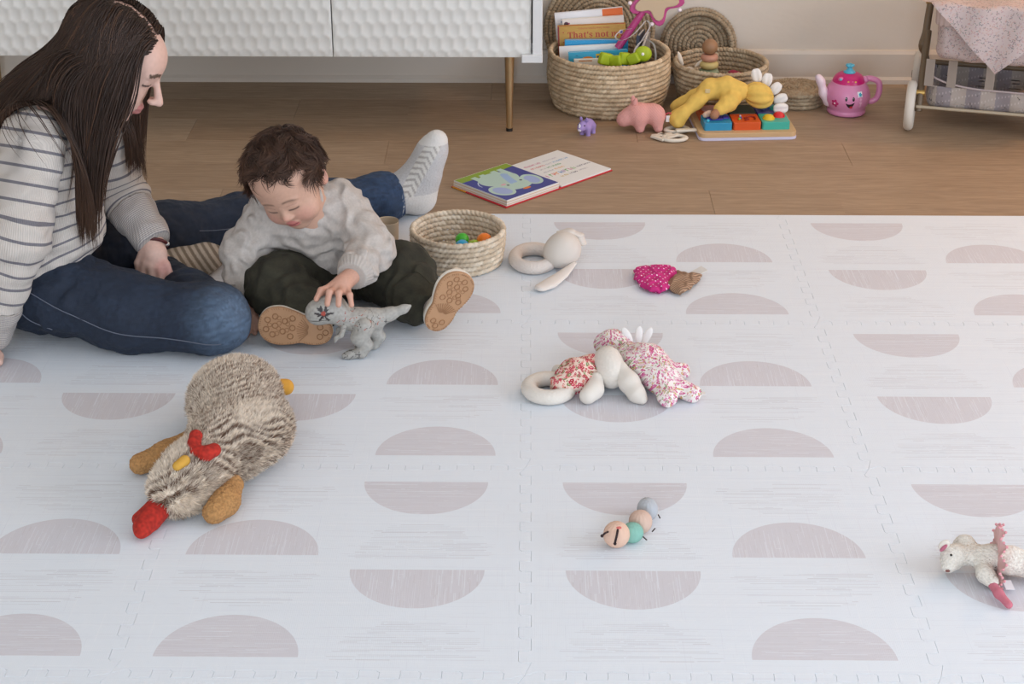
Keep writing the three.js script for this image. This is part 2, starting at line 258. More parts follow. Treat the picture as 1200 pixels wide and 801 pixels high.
// ---------- sideboard with carved doors on brass legs ----------
{
  const zf = -0.625, zb = -1.07, xr = 0.04, xl = -1.64, yb = 0.206, yt = 0.80, xm = -0.52;
  const t = thing('sideboard', 'cream sideboard with carved honeycomb doors on slim brass legs', 'sideboard', [0, FL, 0]);
  const cab = mat(new THREE.Color().setRGB(0.75, 0.755, 0.75), 0.45), cream = mat(new THREE.Color().setRGB(0.78, 0.77, 0.73), 0.42), brass = mat(new THREE.Color().setRGB(0.50, 0.36, 0.20), 0.32, { metalness: 0.9 });
  const y0 = yb - FL, y1 = yt - FL, w = 0.026;
  obj('side_panel', bx(w, y1 - y0, zf - zb + 0.012, xr - w / 2, (y0 + y1) / 2, (zf + zb) / 2 + 0.006, 0.002), cab, t);
  obj('side_panel', bx(w, y1 - y0, zf - zb + 0.012, xl + w / 2, (y0 + y1) / 2, (zf + zb) / 2 + 0.006, 0.002), cab, t);
  obj('top_panel', bx(xr - xl, w, zf - zb + 0.02, (xr + xl) / 2, y1 + w / 2, (zf + zb) / 2 + 0.01, 0.003), cab, t);
  obj('bottom_panel', bx(xr - xl - 2 * w, 0.02, zf - zb - 0.03, (xr + xl) / 2, y0 + 0.016, (zf + zb) / 2 - 0.015, 0.001), cab, t);
  obj('back_panel', bx(xr - xl - 2 * w, y1 - y0 - 0.03, 0.01, (xr + xl) / 2, (y0 + y1) / 2 + 0.012, zb + 0.006, 0), cab, t);
  for (const s of [1, -1]) obj('corner_plate', bx(0.056, 0.022, 0.075, s > 0 ? xr - 0.028 + 0.001 : xl + 0.028, y0 - 0.004, zf - 0.02, 0.002), cab, t);
  // carved door: a close pattern of dished cells in offset rows
  const CW = 0.0328, RH = 0.0375;
  const dish = (x, y) => {
    let best = 1e9; const r0 = Math.floor(y / RH);
    for (let r = r0 - 1; r <= r0 + 2; r++) { const ox = (r & 1) ? CW / 2 : 0, c0 = Math.round((x - ox) / CW); for (let c = c0 - 1; c <= c0 + 1; c++) { const dx = (x - ox - c * CW) / CW, dy = (y - r * RH) / RH; const d = dx * dx + dy * dy * 0.82; if (d < best) best = d; } }
    return best;
  };
  const door = (xa, xb) => {
    const n = Math.round((xb - xa) / 0.0036), m = Math.round((y1 - y0 - 0.004) / 0.0042), P = [], I = [], N = [];
    const at = (i, j) => { const e = (i === 0 || j === 0 || i === n || j === m); return e ? 0.0006 : 0.0006 + 0.0125 * dish(xa + (xb - xa) * i / n, (y1 - y0) * j / m); };
    for (let j = 0; j <= m; j++) for (let i = 0; i <= n; i++) P.push(xa + (xb - xa) * i / n, y0 - 0.004 + (y1 - y0) * j / m, zf + at(i, j));
    for (let j = 0; j < m; j++) for (let i = 0; i < n; i++) { const a = j * (n + 1) + i; I.push(a, a + 1, a + n + 2, a, a + n + 2, a + n + 1); }
    const g = new THREE.BufferGeometry(); g.setAttribute('position', new THREE.BufferAttribute(new Float32Array(P), 3)); g.setIndex(I); g.computeVertexNormals(); return g;
  };
  for (const [a, b] of [[xm + 0.0015, xr - w - 0.004], [xl + w + 0.004, xm - 0.0015]]) {
    const d = obj('door', [door(a, b), bx(b - a, y1 - y0, 0.018, (a + b) / 2, (y0 + y1) / 2 - 0.004, zf - 0.0088, 0.0005)], cream, t);
  }
  for (const [x, z] of [[xr - 0.088, -0.646], [xl + 0.088, -0.646], [xr - 0.088, -1.02], [xl + 0.088, -1.02]]) {
    const l = obj('leg', cylAB([x, 0.008, z], [x, y0 + 0.006, z], 0.0085, 0.0135, 20), brass, t);
    obj('foot_cap', cylAB([x, 0, z], [x, 0.009, z], 0.009, 0.009, 20), mat(0x1c1a18, 0.6), l);
  }
}

// globe floor lamp to the right of the pram, outside the picture: its warm glow reaches the back wall and fills the shadows
{
  const t = thing('floor_lamp', 'globe floor lamp with brass pole right of the doll pram', 'lamp', [2.05, FL, -0.55]);
  const brass = mat(0x8a6a3a, 0.35, { metalness: 0.9 });
  obj('base', lathe([[0, 0], [0.14, 0], [0.145, 0.012], [0.13, 0.022], [0.02, 0.03], [0, 0.03]], 40), brass, t); obj('pole', cylAB([0, 0.02, 0], [0, 1.36, 0], 0.011), brass, t);
  obj('socket', cylAB([0, 1.34, 0], [0, 1.40, 0], 0.03, 0.04), brass, t);
  obj('globe_bulb', ball(0.11, 0, 1.49, 0, [1, 1, 1], 32, 20), mat(0xffe6cc, 0.5, { emissive: 0xffb27a, emissiveIntensity: 2 }), t);
  const l = new THREE.PointLight(0xffc48c, 2.3); l.position.set(0, 1.49, 0); l.castShadow = true; l.shadow.radius = 5; t.add(l);
}

// ---------- coiled palm-leaf baskets ----------
const straw = (k) => { const a = [[0.56, 0.44, 0.29], [0.47, 0.35, 0.215], [0.64, 0.53, 0.37], [0.40, 0.29, 0.17]]; return a[k & 3]; };
// one coil: a rope ring wrapped in slanted leaf stitches; r ring radius, tr rope radius, pitch of one stitch in metres
function coilGeo(r, tr, pitch, tone = 1, flat = 1, seed0 = 1) {
  const n = Math.max(12, Math.round(2 * Math.PI * r / pitch)), per = 5, U = n * per, W = 8, P = [], C = [], I = [];
  reseed(seed0 * 977 + 13); const col = []; let cur = straw(0); for (let i = 0; i < n; i++) { if (rnd() < 0.7) cur = mix3(straw(0), straw(Math.floor(rnd() * 4)), 0.55); const v = rr(0.88, 1.12), tn = Array.isArray(tone) ? tone : [tone, tone * 0.98, tone * 0.97]; col.push(cur.map((c, q) => c * v * (tn[q]))); }
  for (let i = 0; i <= U; i++) for (let j = 0; j <= W; j++) {
    const ph = j / W * 2 * Math.PI, s = i / per + 0.35 * Math.sin(ph) , fr = s - Math.floor(s), bump = 0.66 + 0.44 * Math.pow(Math.sin(fr * Math.PI), 0.6), th = i / U * 2 * Math.PI;
    const R = r + Math.cos(ph) * tr * bump * (flat > 1 ? 1 : 1.0), y = Math.sin(ph) * tr * bump * 1.04 + tr * 0.16 * noise3(Math.cos(th) * 4 * r / 0.1, Math.sin(th) * 4 * r / 0.1, seed0);
    P.push(R * Math.cos(th), y, R * Math.sin(th)); const c = col[((Math.floor(s) % n) + n) % n]; C.push(...c);
  }
  for (let i = 0; i < U; i++) for (let j = 0; j < W; j++) { const a = i * (W + 1) + j; I.push(a, a + 1, a + W + 2, a, a + W + 2, a + W + 1); }
  const g = new THREE.BufferGeometry(); g.setAttribute('position', new THREE.BufferAttribute(new Float32Array(P), 3)); g.setAttribute('color', new THREE.BufferAttribute(new Float32Array(C), 3)); g.setIndex(I); g.computeVertexNormals(); return g;
}
const strawMat = vmat(0.8);
function basket(name, label, pos, prof, tr, pitch, tone, seed0) {   // prof(t): radius at height fraction t; prof.h height
  const t = thing(name, label, 'basket', pos), n = Math.round(prof.h / (tr * 1.9));
  for (let k = 0; k < n; k++) { const c = obj('coil', coilGeo(prof.r((k + 0.5) / n) - tr, tr, pitch, tone, 1, seed0 + k), strawMat, t); c.position.y = tr * 1.28 + k * (prof.h - 2 * tr) / (n - 1); c.rotation.y = k * 1.3; }
  const base = []; for (let r = prof.r(0) - 2 * tr; r > tr; r -= tr * 1.9) { const g = coilGeo(r - tr * 0.5, tr, pitch, tone, 1, seed0 + 50 + Math.round(r * 1000)); g.translate(0, tr * 1.28, 0); base.push(g); }
  obj('base', base, strawMat, t); return t;
}
function lid(name, label, R, tr, pitch, tone, seed0, flange) {
  const t = thing(name, label, 'basket lid'); let k = 0;
  for (let r = R - tr; r > tr * 0.6; r -= tr * 1.85) { const c = obj('coil', coilGeo(r, tr, pitch, tone, 1, seed0 + k), strawMat, t); c.position.y = r > R * 0.8 ? 0 : 0.002 * Math.sin(k); c.rotation.y = k; k++; }
  for (let j = 0; j < flange; j++) { const c = obj('flange_coil', coilGeo(R * 0.86, tr, pitch, tone, 1, seed0 + 90 + j), strawMat, t); c.position.y = -(j + 1) * tr * 1.85; }
  return t;
}
basket('storage_basket', 'large coiled straw basket full of board books beside the sideboard', [0.232, FL, -0.890], { h: 0.158, r: (t) => 0.155 + 0.024 * Math.sin(Math.min(1, t * 1.25 + 0.05) * Math.PI * 0.62) - 0.004 * t }, 0.0072, 0.0105, 1.08, 100);
basket('storage_basket', 'medium coiled straw basket holding a wooden ring stacker', [0.552, FL, -0.912], { h: 0.121, r: (t) => 0.118 + 0.018 * Math.sin(t * Math.PI * 0.55) }, 0.0068, 0.0105, 0.86, 200);
basket('storage_basket', 'small pale coiled straw basket with coloured balls on the mat', [-0.154, 0, 0.29], { h: 0.083, r: (t) => 0.100 + 0.0085 * Math.sin(t * Math.PI * 0.6) }, 0.0062, 0.0112, [1.22, 1.3, 1.5], 300);
{
  const a = lid('basket_lid', 'big straw lid leaning on the wall behind the book basket', 0.163, 0.0066, 0.009, 0.72, 400, 0); a.position.set(0.211, 0.152, -1.0775); a.rotation.set(Math.PI / 2 - 0.08, 0, 0);
  const b = lid('basket_lid', 'rimmed straw lid leaning on the wall behind the ring stacker', 0.113, 0.0068, 0.009, 0.62, 500, 1); b.position.set(0.502, 0.103, -1.077); b.rotation.set(-Math.PI / 2 + Math.PI - 0.06, 0, 0);
  b.rotation.set(Math.PI / 2 - 0.10, 0, 0); b.scale.y = -1;
  const c = lid('basket_lid', 'flat straw lid lying on the wood floor beside the pink teapot', 0.087, 0.0062, 0.0085, 0.66, 600, 3); c.position.set(0.772, 0.029, -0.905);
}
// ---------- balls in the small basket ----------
for (const [n, c, x, y, z, r] of [['green', 0x3fae2a, -0.144, 0.058, 0.303, 0.0155], ['sky blue', 0x2e9fcb, -0.143, 0.053, 0.333, 0.0165], ['lime', 0x9dbb2b, -0.116, 0.049, 0.318, 0.0145], ['orange', 0xf07d16, -0.094, 0.058, 0.308, 0.0175]])
  tag(obj('ball', ball(r, x, y, z, [1, 1, 1], 32, 20), mat(c, 0.28)), `glossy ${n} wooden ball in the small straw basket`, 'ball', 'coloured balls in the small basket');
for (const [n, c, x, z] of [['brick red', 0xc9482a, -0.17, 0.30], ['mustard yellow', 0xd8b43a, -0.12, 0.275], ['purple', 0x7a5aa0, -0.13, 0.345], ['dark green', 0x3a8f5a, -0.10, 0.335]]) tag(obj('ball', ball(0.0165, x, 0.029, z, [1, 1, 1], 20, 12), mat(c, 0.3)), `${n} wooden ball lying under the other balls in basket`, 'ball', 'coloured balls in the small basket');
{ // stacking cup
  const g = lathe([[0, 0.0015], [0.0205, 0.0015], [0.022, 0.004], [0.0245, 0.046], [0.026, 0.048], [0.0265, 0.0465], [0.0248, 0.003], [0.0225, 0], [0, 0]].map(([a, b]) => [a, b]), 40);
  const cup = obj('stacking_cup', g, mat(0xc9b8a0, 0.5)); cup.position.set(-0.322, 0, 0.165); tag(cup, 'small beige plastic cup beside the small straw basket', 'cup');
}
// ---------- books in the big basket ----------
function standingBook(label, x0, x1, top, z, d, tilt, cover, edge, draw, round = 0.004, lean = -0.08) {
  const w = x1 - x0, h = Math.min(0.185, top - 0.008), t = thing('board_book', label, 'book', [(x0 + x1) / 2, top - h, z], 0, 'books in the big basket');
  t.rotation.set(lean, 0, tilt);
  obj('page_block', bx(w - 0.003, h - 0.003, d - 0.004, 0.0005, h / 2, 0, 0.001), mat(edge, 0.7), t);
  const front = canvasTex(512, Math.round(512 * h / w), (c, W, H) => { c.fillStyle = cover; c.fillRect(0, 0, W, H); if (draw) draw(c, W, H); });
  const g = new THREE.PlaneGeometry(w - 0.0012, h - 0.0012); g.translate(0, h / 2, d / 2 + 0.0006);
  obj('cover', [bx(w, h, 0.002, 0, h / 2, d / 2 - 0.001, 0.0009), bx(w, h, 0.002, 0, h / 2, -d / 2 + 0.001, 0.0009), bx(0.002, h, d, -w / 2 + 0.001, h / 2, 0, 0.0008)], mat(cover, 0.4), t);
  obj('cover_print', g, mat(0xffffff, 0.35, { map: front }), t); return t;
}
standingBook('white board book with an orange end at the back of the basket', 0.095, 0.291, 0.232, -0.985, 0.014, 0.10, '#eef0f4', 0xf2efe8, (c, W, H) => {
  c.fillStyle = '#e8701c'; c.fillRect(W * 0.70, 0, W * 0.3, H); c.fillStyle = '#c9431b'; c.beginPath(); c.moveTo(W * 0.74, H * 0.22); c.lineTo(W * 0.86, H * 0.10); c.lineTo(W * 0.84, H * 0.26); c.fill();
  const cs = ['#6a86a8', '#8d97b5', '#7a8f9f', '#a8556a', '#4f8aa0', '#3c7f98']; cs.forEach((k, i) => { c.fillStyle = k; c.fillRect(W * (0.08 + i * 0.095), H * 0.13, 22, 8); });
});
standingBook('white board book with red cover edge behind the gold book', 0.112, 0.288, 0.216, -0.963, 0.016, 0.07, '#eeeae2', 0xf3f0ea, (c, W, H) => { c.fillStyle = '#4b2d3d'; c.beginPath(); c.arc(W * 0.06, H * 0.07, 20, 0, 7); c.fill(); c.fillStyle = '#a03a5a'; c.fillRect(W * 0.09, H * 0.05, 14, 12); });
standingBook('gold board book titled in red with a crimson spine', 0.094, 0.288, 0.202, -0.938, 0.017, 0.045, '#c99a3e', 0xb8214a, (c, W, H) => {
  const g = c.createLinearGradient(0, 0, W, H); c.fillStyle = '#c79a45'; c.fillRect(0, 0, W, H); for (let i = 0; i < 1500; i++) { c.fillStyle = `rgba(${rnd() < 0.5 ? '230,190,110' : '160,112,40'},.25)`; c.fillRect(rnd() * W, rnd() * H, rr(2, 30), 2); }
  c.fillStyle = '#8e1d2c'; c.fillRect(0, 0, 10, H); c.fillStyle = '#b3372a'; c.font = 'bold 62px serif'; c.fillText("That's not my…", W * 0.14, H * 0.185); c.font = '18px serif'; c.fillText('Usborne touchy-feely books', W * 0.30, H * 0.055);
  for (const [x, y] of [[0.08, 0.10], [0.08, 0.25]]) { c.beginPath(); c.arc(W * x, H * y, 5, 0, 7); c.fill(); }
  c.fillStyle = '#f0dfe6'; c.beginPath(); c.arc(W * 0.93, H * 0.12, 16, 0, 7); c.fill(); c.fillStyle = '#6b62a8'; c.beginPath(); c.arc(W * 0.935, H * 0.12, 11, 0, 7); c.fill();
});
standingBook('bright blue board book with dark red title in the basket', 0.108, 0.288, 0.166, -0.912, 0.016, 0.01, '#2aa0d8', 0xf4f1ea, (c, W, H) => { c.fillStyle = '#7a1f3e'; c.font = 'bold 56px sans-serif'; c.fillText('Little Blue', W * 0.16, H * 0.21); for (let i = 0; i < 60; i++) { c.fillStyle = 'rgba(220,240,250,.6)'; c.fillRect(rnd() * W, rnd() * H * 0.3, 3, 3); } });
standingBook('plain white board book with rounded corners in the basket', 0.098, 0.262, 0.157, -0.887, 0.012, 0.055, '#f1f0ee', 0xe9e5dd, null, 0.01);
standingBook('light blue board book with orange car in the basket', 0.124, 0.292, 0.149, -0.862, 0.014, 0.06, '#3fb0d6', 0xf2efe6, (c, W, H) => { c.fillStyle = '#e58a2a'; c.beginPath(); c.ellipse(W * 0.32, H * 0.15, 50, 24, 0, 0, 7); c.fill(); c.fillStyle = '#e0b52a'; c.fillRect(W * 0.46, H * 0.05, 52, 40); c.fillStyle = '#3a6f7d'; c.fillRect(W * 0.475, H * 0.09, 18, 18); c.fillStyle = '#2b84b4'; c.fillRect(W * 0.12, H * 0.06, 18, 8); });
standingBook('cream board book lowest at the front of the basket', 0.135, 0.262, 0.133, -0.838, 0.012, 0.03, '#efe9dc', 0xf2efe6, (c, W, H) => { c.fillStyle = '#d98c3e'; c.fillRect(W * 0.1, H * 0.02, W * 0.3, 12); });
for (const [lab, cov, x, tp, r] of [['dark navy board book standing edge-on in the basket', '#2b3348', 0.318, 0.190, -0.10], ['grey board book edge-on against the basket wall', '#8f8a86', 0.338, 0.183, 0.12]]) { const b = standingBook(lab, -0.055, 0.055, tp, -0.90, 0.010, 0, cov, 0xe4e0d8, null); b.position.x = x; b.rotation.set(0, Math.PI / 2 - 0.2, r); }
{ // lime wooden snake toy
  const t = thing('segmented_snake', 'lime green jointed wooden snake lying on the books', 'toy', [0.21, 0.135, -0.795]);
  const sg = (w, h, d, x, y, z, ry, rz) => { const g = bx(w, h, d, 0, 0, 0, 0.006); g.rotateZ(rz); g.rotateY(ry); g.translate(x, y, z); obj('segment', g, mat(0xa3b81c, 0.55), t); };
  sg(0.04, 0.034, 0.02, 0.008, 0.012, 0, 0.5, -0.3); sg(0.036, 0.03, 0.02, 0.036, 0.008, 0.004, -0.5, 0.2); sg(0.034, 0.034, 0.02, 0.06, 0.013, -0.002, 0.6, -0.2); sg(0.036, 0.03, 0.02, 0.085, 0.014, 0.004, -0.3, 0.5);
  const hd = obj('head', ball(0.024, 0.112, 0.027, 0, [1, 0.95, 0.55]), mat(0xa3b81c, 0.5), t); obj('eye', ball(0.0045, 0.11, 0.03, 0.0135, [1, 1, 0.6], 12, 8), mat(0xf4f4ee, 0.4), hd);
}
{ // star wand
  const t = thing('star_wand', 'pink star wand with gold centre sticking out of the basket', 'toy wand', [0.36, 0.292, -0.90]); t.rotation.z = -0.15;
  const star = (R, r) => { const s = new THREE.Shape(); for (let i = 0; i <= 60; i++) { const a = i / 60 * 2 * Math.PI + 0.3, k = Math.pow(0.5 + 0.5 * Math.cos(5 * a), 1.5), q = mix(r, R, k); i ? s.lineTo(q * Math.cos(a), q * Math.sin(a)) : s.moveTo(q * Math.cos(a), q * Math.sin(a)); } return s; };
  const e = (R, r, d, z) => { const g = new THREE.ExtrudeGeometry(star(R, r), { depth: d, bevelEnabled: true, bevelSize: 0.003, bevelThickness: 0.003, bevelSegments: 3 }); g.translate(0, 0, z); return g; };
  obj('star_rim', e(0.078, 0.046, 0.010, -0.008), mat(0xc04a86, 0.35), t); obj('star_face', e(0.062, 0.036, 0.006, 0.002), mat(0xcbb394, 0.45), t);
  obj('handle', cylAB([-0.03, -0.045, 0], [-0.082, -0.155, 0.012], 0.0095, 0.011), mat(0xb23a78, 0.4), t);
  const rim = []; for (let i = 0; i < 5; i++) { const a = i / 5 * 2 * Math.PI - 0.3; rim.push(ball(0.006, 0.074 * Math.cos(a), 0.074 * Math.sin(a), 0.006)); } obj('stud', rim, mat(0xf2e6ee, 0.3), t);
}
{ // white ribbon loops
  const rib = (pts, label) => { const c = new THREE.CatmullRomCurve3(pts.map((p) => V(...p))), n = 48, P = [], I = []; for (let i = 0; i <= n; i++) { const p = c.getPoint(i / n), w = 0.0045; for (const [a, b] of [[-w, 0.0006], [w, 0.0006], [w, -0.0006], [-w, -0.0006]]) P.push(p.x + a * 0.45, p.y + a * 0.35 + b, p.z + a * 0.8 + b); } for (let i = 0; i < n; i++) for (let j = 0; j < 4; j++) { const a = i * 4 + j, b = i * 4 + (j + 1) % 4; I.push(a, b, b + 4, a, b + 4, a + 4); } const g = new THREE.BufferGeometry(); g.setAttribute('position', new THREE.BufferAttribute(new Float32Array(P), 3)); g.setIndex(I); g.computeVertexNormals(); tag(obj('ribbon', g, mat(0xf0eeec, 0.6)), label, 'ribbon'); };
  rib([[0.29, 0.215, -0.86], [0.262, 0.213, -0.85], [0.246, 0.196, -0.845], [0.262, 0.184, -0.85], [0.292, 0.196, -0.855], [0.318, 0.222, -0.86], [0.333, 0.238, -0.862], [0.343, 0.224, -0.862], [0.326, 0.19, -0.86], [0.305, 0.155, -0.86]], 'white satin ribbon looping over the gold book');
  rib([[0.298, 0.13, -0.83], [0.302, 0.165, -0.835], [0.328, 0.19, -0.84], [0.352, 0.178, -0.84], [0.36, 0.15, -0.84], [0.36, 0.12, -0.84]], 'white ribbon arching beside the lime snake');
}
// ---------- ring stacker and friends in the medium basket ----------
{
  const t = thing('ring_stacker', 'wooden ring stacker with brown ball on top in the medium basket', 'stacking toy', [0.518, 0.005, -0.905]);
  const ring = (R, y, c) => { const g = new THREE.TorusGeometry(R * 0.55, R * 0.45, 16, 40); g.rotateX(Math.PI / 2); g.scale(1, 0.95, 1); g.translate(0, y, 0); obj('ring', g, mat(c, 0.5), t); };
  obj('peg', cylAB([0, 0, 0], [0, 0.12, 0], 0.006), mat(0xc8a878, 0.6), t); obj('ball', ball(0.0225, 0, 0.146, 0, [1, 1, 1], 32, 20), mat(0x9b7453, 0.5), t);
  ring(0.025, 0.115, 0xc08a72); ring(0.027, 0.094, 0xcdb878); ring(0.03, 0.07, 0x8c9a7c); ring(0.033, 0.044, 0xb88a6a); ring(0.036, 0.016, 0xd8c8a8);
  const pz = thing('felt_ball', 'crumpled crimson felt toy in the medium basket', 'toy', [0.587, 0.07, -0.87]); obj('felt', net((x, y, z) => Math.hypot(x, y * 1.15, z) - 0.026 + 0.004 * Math.sin(x * 190) * Math.cos(y * 60) , [-0.04, -0.04, -0.04], [0.04, 0.04, 0.04], 0.002), mat(0x8e2440, 0.9), pz);
  const rb = thing('wooden_bunny', 'cream wooden bunny ears showing above the medium basket rim', 'toy', [0.458, 0.075, -0.91]);
  obj('body', ball(0.022, 0.004, -0.01, 0, [1, 1.2, 0.7]), mat(0xd9c9b4, 0.6), rb); for (const [a, x] of [[0.35, -0.012], [-0.9, 0.016]]) { const g = ball(0.009, 0, 0.028, 0, [0.7, 2.6, 0.5]); g.rotateZ(a); g.translate(x, 0.012, 0); obj('ear', g, mat(0xe3d7c6, 0.6), rb); }
}
// ---------- pink musical teapot ----------
{
  const t = thing('toy_teapot', 'pink plastic toy teapot with smiling face and blue flower knob', 'toy teapot', [0.902, FL, -0.815]);
  const pink = mat(0xd98ab2, 0.3), hot = mat(0xc4156e, 0.3), blue = mat(0x4fb0cc, 0.35), dark = mat(0x1e1418, 0.3);
  const bodyProf = [[0, 0.0005], [0.050, 0.0005], [0.054, 0.005], [0.0535, 0.013], [0.050, 0.017], [0.057, 0.026], [0.0625, 0.040], [0.0635, 0.052], [0.061, 0.066], [0.055, 0.079], [0.048, 0.087], [0.048, 0.0905], [0.0462, 0.092], [0, 0.092]];
  obj('body', lathe(bodyProf, 64), pink, t);
  obj('lid', lathe([[0.0455, 0.091], [0.044, 0.098], [0.038, 0.108], [0.028, 0.1145], [0.014, 0.117], [0, 0.1175]], 48), hot, t);
  const k = obj('knob', lathe([[0, 0.116], [0.0165, 0.116], [0.017, 0.119], [0.010, 0.124], [0.0065, 0.130], [0.009, 0.136], [0.006, 0.140], [0, 0.1405]], 32), blue, t);
  const pet = []; for (let i = 0; i < 5; i++) { const a = i / 5 * 2 * Math.PI; pet.push(ball(0.0062, 0.007 * Math.cos(a), 0.137, 0.007 * Math.sin(a), [1, 0.7, 1], 12, 8)); } obj('petal', pet, blue, k);
  obj('handle', tube([[0.044, 0.098, 0.0], [0.062, 0.100, 0.002], [0.083, 0.090, 0.004], [0.087, 0.066, 0.005], [0.080, 0.042, 0.004], [0.066, 0.034, 0.003], [0.055, 0.036, 0.002]], 0.0085, 48, 12), pink, t); obj('hinge', ball(0.011, 0.044, 0.097, 0.004), pink, t);
  obj('spout', net(chain([[-0.052, 0.036, 0.004, 0.017], [-0.068, 0.058, 0.004, 0.012], [-0.079, 0.092, 0.004, 0.0105], [-0.086, 0.103, 0.004, 0.0095]], 0.01), [-0.11, 0.005, -0.03], [-0.02, 0.125, 0.04], 0.0025), mat(0xe6d0d9, 0.35), t);
  const onBody = (ang, y, off) => { let r = 0.063; for (let i = 0; i + 1 < bodyProf.length; i++) if (bodyProf[i][1] <= y && bodyProf[i + 1][1] >= y) r = mix(bodyProf[i][0], bodyProf[i + 1][0], (y - bodyProf[i][1]) / (bodyProf[i + 1][1] - bodyProf[i][1] + 1e-9)); return [(r + off) * Math.sin(ang), y, (r + off) * Math.cos(ang)]; };
  const patch = (name, m, shape, parent = t) => { const P = [], I = [], n = shape.length; let cx = 0, cy = 0; for (const [a, y] of shape) { cx += a / n; cy += y / n; } const S = 4; const ringAt = (q) => shape.map(([a, y]) => onBody(mix(cx, a, q), mix(cy, y, q), q > 0.95 ? 0.0002 : 0.0012)); P.push(onBody(cx, cy, 0.0012)); for (let s = 1; s <= S; s++) P.push(...ringAt(s / S)); for (let i = 0; i < n; i++) { I.push(0, 1 + i, 1 + (i + 1) % n); for (let s = 0; s < S - 1; s++) { const a = 1 + s * n + i, b = 1 + s * n + (i + 1) % n; I.push(a, a + n, b + n, a, b + n, b); } } const g = new THREE.BufferGeometry(); g.setAttribute('position', new THREE.BufferAttribute(new Float32Array(P.flat()), 3)); g.setIndex(I); g.computeVertexNormals(); return obj(name, g, m, parent); };
  const disc = (a, y, ra, ry, n = 20) => Array.from({ length: n }, (_, i) => [a + ra * Math.cos(i / n * 2 * Math.PI), y + ry * Math.sin(i / n * 2 * Math.PI)]);
  const flower = (a, y, R, n = 40) => Array.from({ length: n }, (_, i) => { const q = i / n * 2 * Math.PI, k = 0.62 + 0.38 * Math.abs(Math.cos(2.5 * q)); return [a + R * k * Math.cos(q) / 0.06, y + R * k * Math.sin(q)]; });
  for (const a of [-0.22, 0.10]) { const e = patch('eye', dark, disc(a, 0.058, 0.055, 0.0062)); patch('eye_glint', mat(0xffffff, 0.3), disc(a - 0.02, 0.0603, 0.014, 0.0016).map(([p, q]) => [p, q]), e).position.multiplyScalar(1); }
  const mouth = []; for (let i = 0; i <= 14; i++) { const u = i / 14; mouth.push([mix(-0.24, 0.16, u), mix(0.046, 0.049, u) - 0.004 * Math.sin(u * Math.PI)]); } for (let i = 14; i >= 0; i--) { const u = i / 14; mouth.push([mix(-0.24, 0.16, u), mix(0.046, 0.049, u) - 0.0175 * Math.pow(Math.sin(u * Math.PI), 0.8) * mix(0.7, 1.1, u)]); }
  const mo = patch('mouth', dark, mouth); mo.scale.set(1.004, 1, 1.004); const tg = patch('tongue', mat(0xc4202e, 0.4), disc(0.015, 0.0345, 0.075, 0.004)); tg.scale.set(1.012, 1, 1.012);
  const f1 = patch('flower_print', mat(0xbd1c66, 0.4), flower(-0.74, 0.042, 0.0115)); patch('flower_heart', mat(0xf2dbe4, 0.4), disc(-0.74, 0.042, 0.05, 0.003), f1).scale.set(1.01, 1, 1.01);
  const lab = patch('sticker', mat(0xeef2f4, 0.4), [[0.30, 0.062], [0.56, 0.062], [0.56, 0.077], [0.30, 0.077]]); patch('flower_print', mat(0x2fa3bd, 0.4), flower(0.43, 0.0695, 0.0058), lab).scale.set(1.012, 1, 1.012);
  for (const [y, w] of [[0.055, 0.05], [0.045, 0.06], [0.036, 0.045]]) { const s = patch('sticker', mat(0xe6a8c4, 0.4), disc(0.46, y, w * 1.3, 0.0045)); s.scale.set(1.002, 1, 1.002); }
  const lf = obj('lid_print', [ball(0.0085, -0.027, 0.1055, 0.028, [1, 0.8, 0.6], 12, 8)], mat(0xd86a9c, 0.4), t); obj('flower_heart', ball(0.0035, -0.0285, 0.106, 0.033, [1, 1, 0.6], 10, 8), mat(0x58b8cc, 0.4), lf);
  for (const [x, c] of [[-0.008, 0xe8c058], [0.004, 0xd96a9a], [0.012, 0xe8c058]]) obj('lid_print', ball(0.003, x, 0.101, 0.0405, [1, 0.9, 0.6], 10, 8), mat(c, 0.4), t);
}
